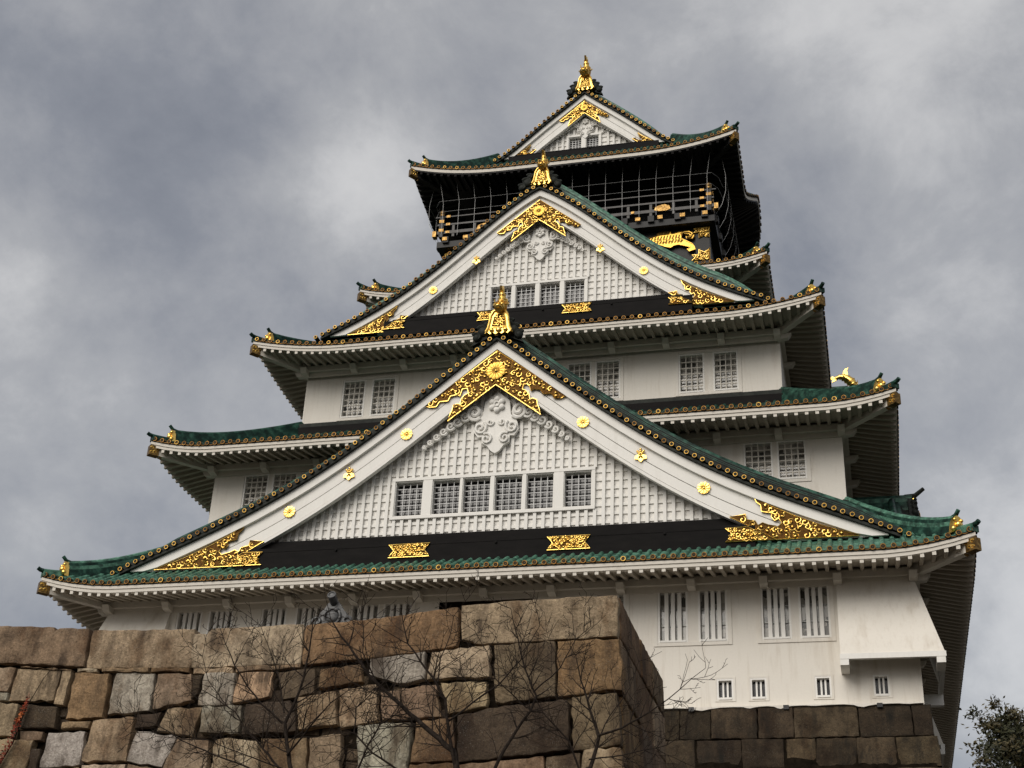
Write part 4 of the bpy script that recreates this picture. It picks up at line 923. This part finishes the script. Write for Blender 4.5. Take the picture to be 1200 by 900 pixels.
# ------------------------------------------------------------------ stone walls
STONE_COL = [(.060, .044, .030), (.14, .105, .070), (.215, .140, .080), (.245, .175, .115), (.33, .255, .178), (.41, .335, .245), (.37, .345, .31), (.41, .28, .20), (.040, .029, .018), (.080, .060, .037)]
def stone(mb, poly, T, depth=.5, bev=.035, seed=0, col=None, rough=.02, grow=0):
    rnd = random.Random(seed); pts = []
    n = len(poly); gx = sum(p[0] for p in poly)/n; gz = sum(p[1] for p in poly)/n; poly = [(x+grow*(1 if x > gx else -1), z+grow*(1 if z > gz else -1)) for x, z in poly]; cx = sum(p[0] for p in poly)/n; cz = sum(p[1] for p in poly)/n
    for i in range(n):
        (a, b_), (c, d) = poly[i], poly[(i+1) % n]; L = math.hypot(c-a, d-b_); m = max(1, int(L/.15)); nx, nz = (-(d-b_)/max(L, 1e-6), (c-a)/max(L, 1e-6))
        for k in range(m):
            t = k/m; j = rnd.uniform(-rough, rough)
            if k == 0:                                              # knock the sharp corner back
                x, z = a+(cx-a)*.012, b_+(cz-b_)*.012
            else: x, z = a+(c-a)*t+nx*j, b_+(d-b_)*t+nz*j
            pts.append((x, z))
    mb.tint = col; f0 = rnd.uniform(-.05, .04)
    def inset(q):
        o = []
        for x, z in pts:
            L = math.hypot(x-cx, z-cz); k = max(0, 1-q/max(L, 1e-6)); o.append((cx+(x-cx)*k, cz+(z-cz)*k))
        return o
    loops = [(pts, depth), (pts, f0+bev*1.1), (inset(bev*.45), f0+bev*.35), (inset(bev*1.3), f0+rnd.uniform(-.004, .006)), (inset(bev*4.5), f0-.006)]
    m = len(pts); vs = []
    for L_, y in loops: vs += [T(x, y+rnd.uniform(-.006, .006), z) for x, z in L_]
    fs = [(k*m+i, k*m+(i+1) % m, (k+1)*m+(i+1) % m, (k+1)*m+i) for k in range(len(loops)-1) for i in range(m)]+[tuple((len(loops)-1)*m+i for i in range(m))]
    mb.add(vs, fs); mb.tint = None
def shade(c, rnd, v=.16):
    k = 1+rnd.uniform(-v, v); return (c[0]*k, c[1]*k*(1+rnd.uniform(-.03, .03)), c[2]*k*(1+rnd.uniform(-.06, .06)))

ZT = -7.85
wall = thing('stone_wall', 'weathered wall of large fitted brown and grey stone blocks rising in front of the white keep', 'stone wall', (0, -16.85, -20.0))
TW = lambda x, y, z: (x, -16.85-.08*(ZT-z)+y, z)
body = MB(); rnd = random.Random(11)
for i, (k, c, P) in enumerate(STONES):
    if k == 'c':
        m = MB(); stone(m, P, TW, .8, .026, i, shade(STONE_COL[c], rnd, .06), .016, .008); m.build('coping_stone', 'wall_stone', wall, 40)
    else: stone(body, P, TW, .5, .022, i, shade(STONE_COL[c], rnd, .14), .026, .012)
def courses(mb, T, x0, x1, zs, wmin, wmax, cols, seed, joint=.022, jag=.05):
    rnd = random.Random(seed)
    for r_ in range(len(zs)-1):
        zt_, zb = zs[r_], zs[r_+1]; x = x0-rnd.uniform(0, .3)
        while x < x1-.05:
            w_ = min(rnd.uniform(wmin, wmax), max(x1-x, .1)); a, c = x+joint, x+w_-joint
            if x1-(x+w_) < wmin*.5: c = x1-joint; w_ = x1-x
            j = lambda: rnd.uniform(-jag, jag)
            stone(mb, [(a+j(), zt_-joint+j()*.5), (c+j(), zt_-joint+j()*.5), (c+j(), zb+joint+j()*.5), (a+j(), zb+joint+j()*.5)], T, .5, .03, rnd.randint(0, 9999), shade(STONE_COL[rnd.choice(cols)], rnd, .2))
            x += w_
courses(body, lambda x, y, z: TW(x, y+.20, z), -6.8, 8.0, [-9.15-.27*k for k in range(11)],   .2, .5, (0, 0, 0, 1), 21, .012, .03)
low = [-11.75, -12.6, -13.4, -14.3, -15.2, -16.1, -17.0, -18.0, -19.0, -20.0]
courses(body, TW, -26, 9.15, low, .7, 1.6, (1, 2, 3, 4, 4, 5, 6), 3)
courses(body, TW, -26, -7.45, [-7.95, -8.85, -9.7, -10.6, -11.75], .7, 1.5, (2, 3, 4, 5, 6), 4)
# right-hand face: the corner stones turn the corner
TR = lambda x, y, z: (8.20+.05*(ZT-z)-y, -16.85-.08*(ZT-z)+x, z)
courses(body, TR, .30, 6.4, [-7.80, -8.78, -9.98, -11.4, -12.6], 1.5, 2.8, (1, 3, 4, 2), 8, jag=.03)
courses(body, TR, .30, 6.8, low[1:], 1.0, 2.4, (1, 2, 3), 9)
TR2 = lambda x, y, z: (7.95+.10*(ZT-z)-y, -10.6+x, z)
courses(body, TR2, 0, 12.6, [-9.6, -10.6, -11.6, -12.6, -13.6, -14.6, -16, -17.5, -19, -20], .9, 2.0, (0, 1, 3, 4), 12)
body.build('wall_face', 'wall_stone', wall, 40)
jb = MB()
def slab(x0, x1, y0, y1, z0, z1, bt, rt):
    jb.box8([(x0, y0-bt*(z1-z0), z0), (x1+rt*(z1-z0), y0-bt*(z1-z0), z0), (x1+rt*(z1-z0), y1, z0), (x0, y1, z0), (x0, y0, z1), (x1, y0, z1), (x1, y1, z1), (x0, y1, z1)])
slab(-26, 8.06, -16.70, -10.5, -20.2, -8.35, .08, .05); slab(-26, 7.80, -10.49, 1.5, -20.2, -9.65, 0, .10)
jb.build('wall_core', 'joint', wall)

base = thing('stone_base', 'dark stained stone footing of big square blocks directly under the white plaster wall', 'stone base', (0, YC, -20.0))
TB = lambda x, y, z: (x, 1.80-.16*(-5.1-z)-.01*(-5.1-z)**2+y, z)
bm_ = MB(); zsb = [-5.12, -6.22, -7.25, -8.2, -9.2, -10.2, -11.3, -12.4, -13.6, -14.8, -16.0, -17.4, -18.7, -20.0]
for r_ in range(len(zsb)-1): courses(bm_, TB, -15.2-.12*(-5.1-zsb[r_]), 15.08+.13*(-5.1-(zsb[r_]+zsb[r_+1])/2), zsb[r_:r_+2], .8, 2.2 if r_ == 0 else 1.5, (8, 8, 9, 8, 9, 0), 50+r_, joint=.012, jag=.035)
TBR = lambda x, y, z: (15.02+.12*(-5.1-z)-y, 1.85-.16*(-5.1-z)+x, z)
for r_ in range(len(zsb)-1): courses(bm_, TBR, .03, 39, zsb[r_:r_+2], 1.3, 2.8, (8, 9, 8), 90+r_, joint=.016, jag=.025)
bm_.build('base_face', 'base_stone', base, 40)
c_ = MB(); c_.box8([(-17, -2.2, -20.2), (16.7, -2.2, -20.2), (16.7, 41, -20.2), (-17, 41, -20.2), (-14.9, 1.98, -5.13), (14.9, 1.98, -5.13), (14.9, 41, -5.13), (-14.9, 41, -5.13)])
c_.build('base_core', 'joint', base)

# ------------------------------------------------------------------ ground
ORG = Vector((0, 0, 0))
g = MB(); n = 40
g.sheet([[(-3000+6000*i/n, -3000+6000*j/n, -20.05) for i in range(n+1)] for j in range(n+1)]); structure(g.build('ground', 'gravel'))
g = MB(); g.sheet([[(x, y, -9.35) for x in (-26, 0, 7.7)] for y in (-10.4, -4, 1.6)]); structure(g.build('terrace_ground', 'terrace_earth'))

# ------------------------------------------------------------------ roof of the well house on the terrace behind the wall
wh = thing('well_house', 'grey tiled roof ridge end with a round crest peeping over the stone wall', 'well house', (-1.38, -6.5, -9.35))
TH = lambda x, y, z: (-1.38+x, -9.0+y, z)
m = MB()
for sx in (-1, 1):
    for yy in (.9, 3.6): m.box(TH, sx*1.5-.13, sx*1.5+.13, yy-.13, yy+.13, -9.35, -7.0)
m.build('post', 'dark_wood', wh)
zr = lambda x: -5.62-.62*abs(x)+.06*x*x
m = MB()
for sx in (-1, 1):
    m.sheet([[TH(sx*2.3*k/8, y, zr(2.3*k/8)) for y in (0, 4.5)] for k in range(9)]); m.sheet([[TH(sx*2.3*k/8, y, zr(2.3*k/8)-.14) for y in (0, 4.5)] for k in range(9)])
    for j in range(16):
        y = .1+4.3*j/15; vs = [TH(sx*2.3*k/8, y+.08*math.cos(math.pi*i/4), zr(2.3*k/8)+.08*math.sin(math.pi*i/4)) for k in range(9) for i in range(5)]
        m.add(vs, [(k*5+i, k*5+i+1, k*5+6+i, k*5+5+i) for k in range(8) for i in range(4)])
    m.tube([TH(sx*2.3*k/8, -.02, zr(2.3*k/8)+.05) for k in range(9)], .12, 8)
m.build('tiled_roof', 'grey_tile', wh, 45)
m = MB(); m.box(TH, -.2, .2, .05, 4.4, -5.62, -5.3); m.tube([TH(0, .0, -5.22), TH(0, 4.4, -5.22)], .13, 8); m.build('roof_ridge', 'grey_tile', wh, 45)
m = MB(); hs = [(0, .30), (.16, .26), (.26, .10), (.38, -.02), (.44, -.2), (.58, -.34), (.66, -.52), (.5, -.58), (.3, -.5), (0, -.52)]
m.prism([TH(a, -.12, -5.15+z) for a, z in hs+[(-a, z) for a, z in reversed(hs[1:-1])]], (0, .2, 0))
m.ball(TH(0, -.12, -5.30), .20, .10, .20, None, 12, 6); m.ring(TH(0, -.16, -5.30), (1, 0, 0), (0, 0, 1), .24, .04, 14, 5)
for sx in (-1, 1):
    m.tube([TH(sx*(.44+.15*(1-.7*k/10)*math.cos(5*k/10)), -.15, -5.45+.15*(1-.7*k/10)*math.sin(5*k/10)) for k in range(11)], .045, 6); m.ball(TH(sx*.12, -.16, -5.12), .09, .07, .07, None, 8, 5)
m.tube([TH(0, .25, -4.92), TH(0, -.08, -4.88), TH(0, -.34, -4.74)], [.12, .12, .13], 12)
m.ring(TH(0, -.35, -4.735), (1, 0, 0), Vector((0, .45, .9)).normalized(), .105, .03, 14, 5); m.cyl(TH(0, -.33, -4.745), TH(0, -.352, -4.735), .075, 10)
m.build('ridge_end_tile', 'grey_tile', wh, 45)

# ------------------------------------------------------------------ bare trees in front of the wall
def limb_pts(xz, y): return [Vector((a, y, b_)) for a, b_ in xz]
def dense(pts, step=.18):
    o = []
    for i in range(len(pts)-1):
        a, b_ = pts[i], pts[i+1]; k = max(1, int((b_-a).length/step))
        for j in range(k): o.append(a.lerp(b_, j/k))
    o.append(pts[-1]); return o
def twigs(mb, pts, r0, r1, rnd, level, lmax):
    n = len(pts)
    if level > 2: return
    i = 1+rnd.randint(0, 1)
    while i < n:
        t = i/n; d = (pts[i]-pts[i-1]).normalized(); r = r0+(r1-r0)*t
        if level > 0 or t > .12:
            sgn = rnd.choice((-1, 1)); sidev = Vector((0, 1, 0)).cross(d).normalized()*sgn
            ang = rnd.uniform(.5, 1.05); nd_ = (d*math.cos(ang)+sidev*math.sin(ang)+Vector((0, rnd.uniform(-.5, .4), 0))).normalized()
            L = lmax*rnd.uniform(.35, 1.0)*(1-.45*t); q = [pts[i]]; m = max(4, int(L/.11)); cur = nd_
            for k in range(m):
                cur = (cur+Vector((rnd.uniform(-.16, .16), rnd.uniform(-.12, .12), rnd.uniform(-.06, .17)))).normalized(); q.append(q[-1]+cur*(L/m))
            rr = min(r*.62, .009 if level else .014); rr = max(rr, .0055)
            mb.tube(q, [rr+( .0036-rr)*k/m for k in range(m+1)], 4 if level else 5, 0, False)
            twigs(mb, q, rr, .004, rnd, level+1, L*.62)
        i += rnd.randint(1, 2) if level == 0 else rnd.randint(1, 3)
def bare_tree(label, limbs, y, root_xz, seed, r_trunk):
    base_ = Vector((root_xz[0], y, root_xz[1])); rnd = random.Random(seed); ft = Vector((base_.x+.25, base_.y-.3, -20.05))
    t = thing('bare_tree', label, 'tree', tuple(ft), 'bare winter trees in front of the stone wall')
    tr = MB(); n = 12
    tp = [ft.lerp(base_, k/n)+Vector((.14*math.sin(k*1.1+seed), .1*math.cos(k*.9), 0))*(1-k/n)*(k/n)*4 for k in range(n+1)]
    tr.tube(tp, [r_trunk*.75*(1.9-.9*k/n) for k in range(n+1)], 9); tr.build('trunk', 'bark', t, 60)
    for px, ra, rb_, dy in limbs:
        b = MB(); w_ = limb_pts(px, y); pts = dense(w_)
        m = len(pts); pts = [p+Vector((0, dy*math.sin(k/m*2.2), 0))+Vector((rnd.uniform(-.012, .012), 0, rnd.uniform(-.012, .012)))*(k > 0) for k, p in enumerate(pts)]
        ra *= .66; rb_ *= .75; b.tube(pts, [ra+(rb_-ra)*k/(m-1) for k in range(m)], 7, 0); twigs(b, pts, ra, rb_, rnd, 0, 1.35); twigs(b, pts, ra, rb_, rnd, 0, .9); twigs(b, pts, ra*.7, rb_, rnd, 1, 1.3)
        b.build('branch', 'bark', t, 60)
bare_tree('leafless tree forking low in front of the left half of the stone wall', [
    ([(2.929, -12.499), (2.728, -11.953), (2.627, -11.555), (2.750, -11.189), (2.875, -10.672), (2.918, -10.176), (2.935, -9.586), (2.962, -9.365)], .065, .010, .2),
    ([(2.633, -11.603), (2.230, -11.258), (1.948, -10.958), (1.648, -10.553), (1.311, -9.936), (1.191, -9.726)], .03, .008, -.3),
    ([(2.651, -12.403), (2.248, -12.023), (1.842, -11.667), (1.509, -11.273), (1.084, -11.001), (0.681, -10.792)], .035, .008, .3),
    ([(2.640, -11.396), (2.476, -10.906), (2.220, -10.404), (1.986, -9.960), (1.810, -9.578)], .024, .007, .3),
    ([(2.791, -12.188), (3.273, -11.758), (3.695, -11.356), (4.160, -11.015)], .03, .008, -.4),
    ([(2.312, -12.492), (1.546, -12.217), (0.684, -11.886), (-0.183, -11.448), (-0.734, -11.370)], .028, .007, .3),
    ([(1.509, -11.273), (0.931, -10.699), (0.708, -10.188), (0.748, -9.762)], .016, .006, .2),
    ([(2.913, -12.499), (2.196, -12.257), (1.301, -11.960), (0.246, -11.878)], .022, .006, -.3)], -21.0, (2.926, -12.469), 2, .085)
bare_tree('leafless tree with one thick limb leaning left across the middle of the stone wall', [
    ([(6.351, -12.775), (6.237, -12.413), (5.669, -11.946), (5.202, -11.560), (4.792, -11.214), (4.530, -10.974), (4.233, -10.587), (3.937, -10.258), (3.701, -9.909)], .088, .016, .2),
    ([(6.315, -12.674), (6.211, -12.237), (6.142, -11.897), (6.105, -11.567), (5.895, -11.213), (5.654, -10.914), (5.374, -10.578), (5.217, -10.016)], .05, .009, -.3),
    ([(6.142, -11.897), (6.504, -11.546), (6.914, -11.195), (7.275, -10.718), (7.620, -10.108)], .028, .008, .4),
    ([(5.895, -11.213), (5.843, -10.702), (5.985, -10.236), (6.026, -9.903)], .02, .007, .3),
    ([(5.349, -12.763), (4.860, -12.464), (4.515, -12.118), (4.538, -11.712), (4.987, -11.265), (5.206, -11.040)], .03, .008, -.3),
    ([(4.792, -11.214), (4.536, -10.708), (4.540, -10.231), (4.365, -9.772)], .022, .007, -.3),
    ([(4.546, -12.753), (4.652, -12.239), (4.805, -11.869), (5.320, -11.472)], .03, .008, .3),
    ([(5.669, -11.946), (5.276, -11.879), (4.812, -11.944), (4.211, -12.232)], .018, .006, .3)], -22.0, (6.349, -12.746), 5, .11)
bare_tree('leafless tree with a long twig reaching right past the wall corner', [
    ([(6.606, -12.451), (6.876, -11.815), (7.188, -11.309), (7.288, -11.012), (7.043, -10.494), (6.831, -9.716), (6.730, -9.310)], .05, .008, .3),
    ([(8.341, -12.473), (8.500, -11.829), (8.321, -11.335), (8.122, -10.749), (8.033, -10.299)], .06, .009, .2),
    ([(8.500, -11.829), (8.928, -11.716), (9.431, -11.482), (9.782, -11.245), (10.182, -10.916), (10.459, -10.707)], .034, .006, -.2),
    ([(8.189, -12.471), (7.992, -11.942), (7.542, -11.472), (7.306, -11.076), (7.034, -10.670)], .03, .008, -.3),
    ([(7.288, -11.012), (7.751, -10.531), (8.009, -9.973), (8.293, -9.738)], .022, .007, .2),
    ([(8.486, -11.950), (8.664, -11.419), (9.016, -10.884), (9.170, -10.415)], .02, .006, .3),
    ([(8.337, -12.249), (9.097, -12.111), (9.700, -11.971), (10.184, -11.680)], .022, .006, .2),
    ([(7.188, -11.309), (6.637, -10.820), (6.450, -10.329), (6.180, -9.909)], .02, .007, -.3)], -20.6, (8.340, -12.398), 9, .09)

# ------------------------------------------------------------------ red-leaved creeper on the wall, far left
v = thing('climbing_vine', 'thin creeper with red autumn leaves climbing the stone wall at its far left', 'vine', (-5.4, -18.2, -20.0))
stem = MB(); VP = [(-5.85, -20.0), (-5.9, -14), (-5.75, -12.0), (-5.62, -11.35), (-5.42, -10.85), (-5.36, -10.4), (-5.30, -10.0), (-5.18, -9.7), (-5.05, -9.35), (-4.85, -9.05)]
stem.tube([TW(x, -.10, z) for x, z in VP], [.03, .025, .02, .018, .015, .013, .011, .009, .007, .005], 6); stem.build('stem', 'bark', v)
lf = MB(); rnd = random.Random(4)
for i in range(460):
    t = rnd.random()**.8; z = -12.6+(2.75)*t; zz = [p[1] for p in VP]; x = float(np.interp(z, zz, [p[0] for p in VP]))
    c = Vector(TW(x+rnd.gauss(0, .055*(1.25-t)), -.13-rnd.random()*.12, z+rnd.gauss(0, .05))); s = rnd.uniform(.02, .042)
    d = Vector((rnd.uniform(-1, 1), rnd.uniform(-.7, .1), rnd.uniform(-1, .3))).normalized(); q = d.orthogonal().normalized()
    lf.add([c-q*s*.45, c+d*s*.6-q*s*.55, c+d*s*1.5, c+d*s*.6+q*s*.55, c+q*s*.45], [(0, 1, 2, 3, 4)])
lf.build('leaves', 'leaf_red', v, fix=False)

# ------------------------------------------------------------------ evergreen tree at the lower right
def evergreen(label, cx, cy, top, seed, R_=3.2, ntw=420):
    rnd = random.Random(seed); t = thing('evergreen_tree', label, 'tree', (cx, cy, -20.05)); H = top+20.05
    tr = MB(); tp = [Vector((cx+.2*math.sin(k*.8), cy+.15*math.cos(k), -20.05+H*.8*k/12)) for k in range(13)]
    tr.tube(tp, [.30*(1-.8*k/12)+.02 for k in range(13)], 9)
    tips = []
    for i in range(84):
        z = -20.05+H*rnd.uniform(.42, .93); f = (z+20.05)/H; base_ = Vector((cx, cy, z-1.0)); a = rnd.uniform(0, 6.28); L = R_*(1.22-f)**.6*rnd.uniform(.75, 1.15)
        tip = Vector((cx+L*math.cos(a), cy+L*math.sin(a), z+rnd.uniform(.2, 1.0))); mid = base_.lerp(tip, .5)+Vector((0, 0, rnd.uniform(.0, .4)))
        tr.tube([base_, mid, tip], [.07, .045, .015], 5); tips += [base_.lerp(tip, q) for q in (.45, .65, .82, 1.0)]
    tr.build('trunk', 'bark', t, 60)
    cr_ = MB()
    for p in tips:
        k = rnd.random()
        for j in range(4):
            c = p+Vector((rnd.gauss(0, .42), rnd.gauss(0, .42), rnd.gauss(.1, .34))); R0 = rnd.uniform(.22, .48); mi = 0 if rnd.random() < .62 else 1
            for q in range(int(120*R0/.35)):
                o = Vector((rnd.gauss(0, 1), rnd.gauss(0, 1), rnd.gauss(0, .8))); o = o*(R0*.5)
                s = rnd.uniform(.05, .095); d = Vector((rnd.uniform(-1, 1), rnd.uniform(-1, 1), rnd.uniform(-.6, .9))).normalized(); w_ = d.orthogonal().normalized(); cc = c+o
                cr_.add([cc-w_*s*.1, cc+d*s-w_*s*.5, cc+d*s*2.1, cc+d*s+w_*s*.5], [(0, 1, 2, 3)], mi)
    cr_.build('crown', ['leaf_dark', 'leaf_brown'], t, fix=False)
evergreen('bushy evergreen tree with small brownish leaves at the lower right beside the keep', 19.3, -1.0, -6.0, 3, 4.8)
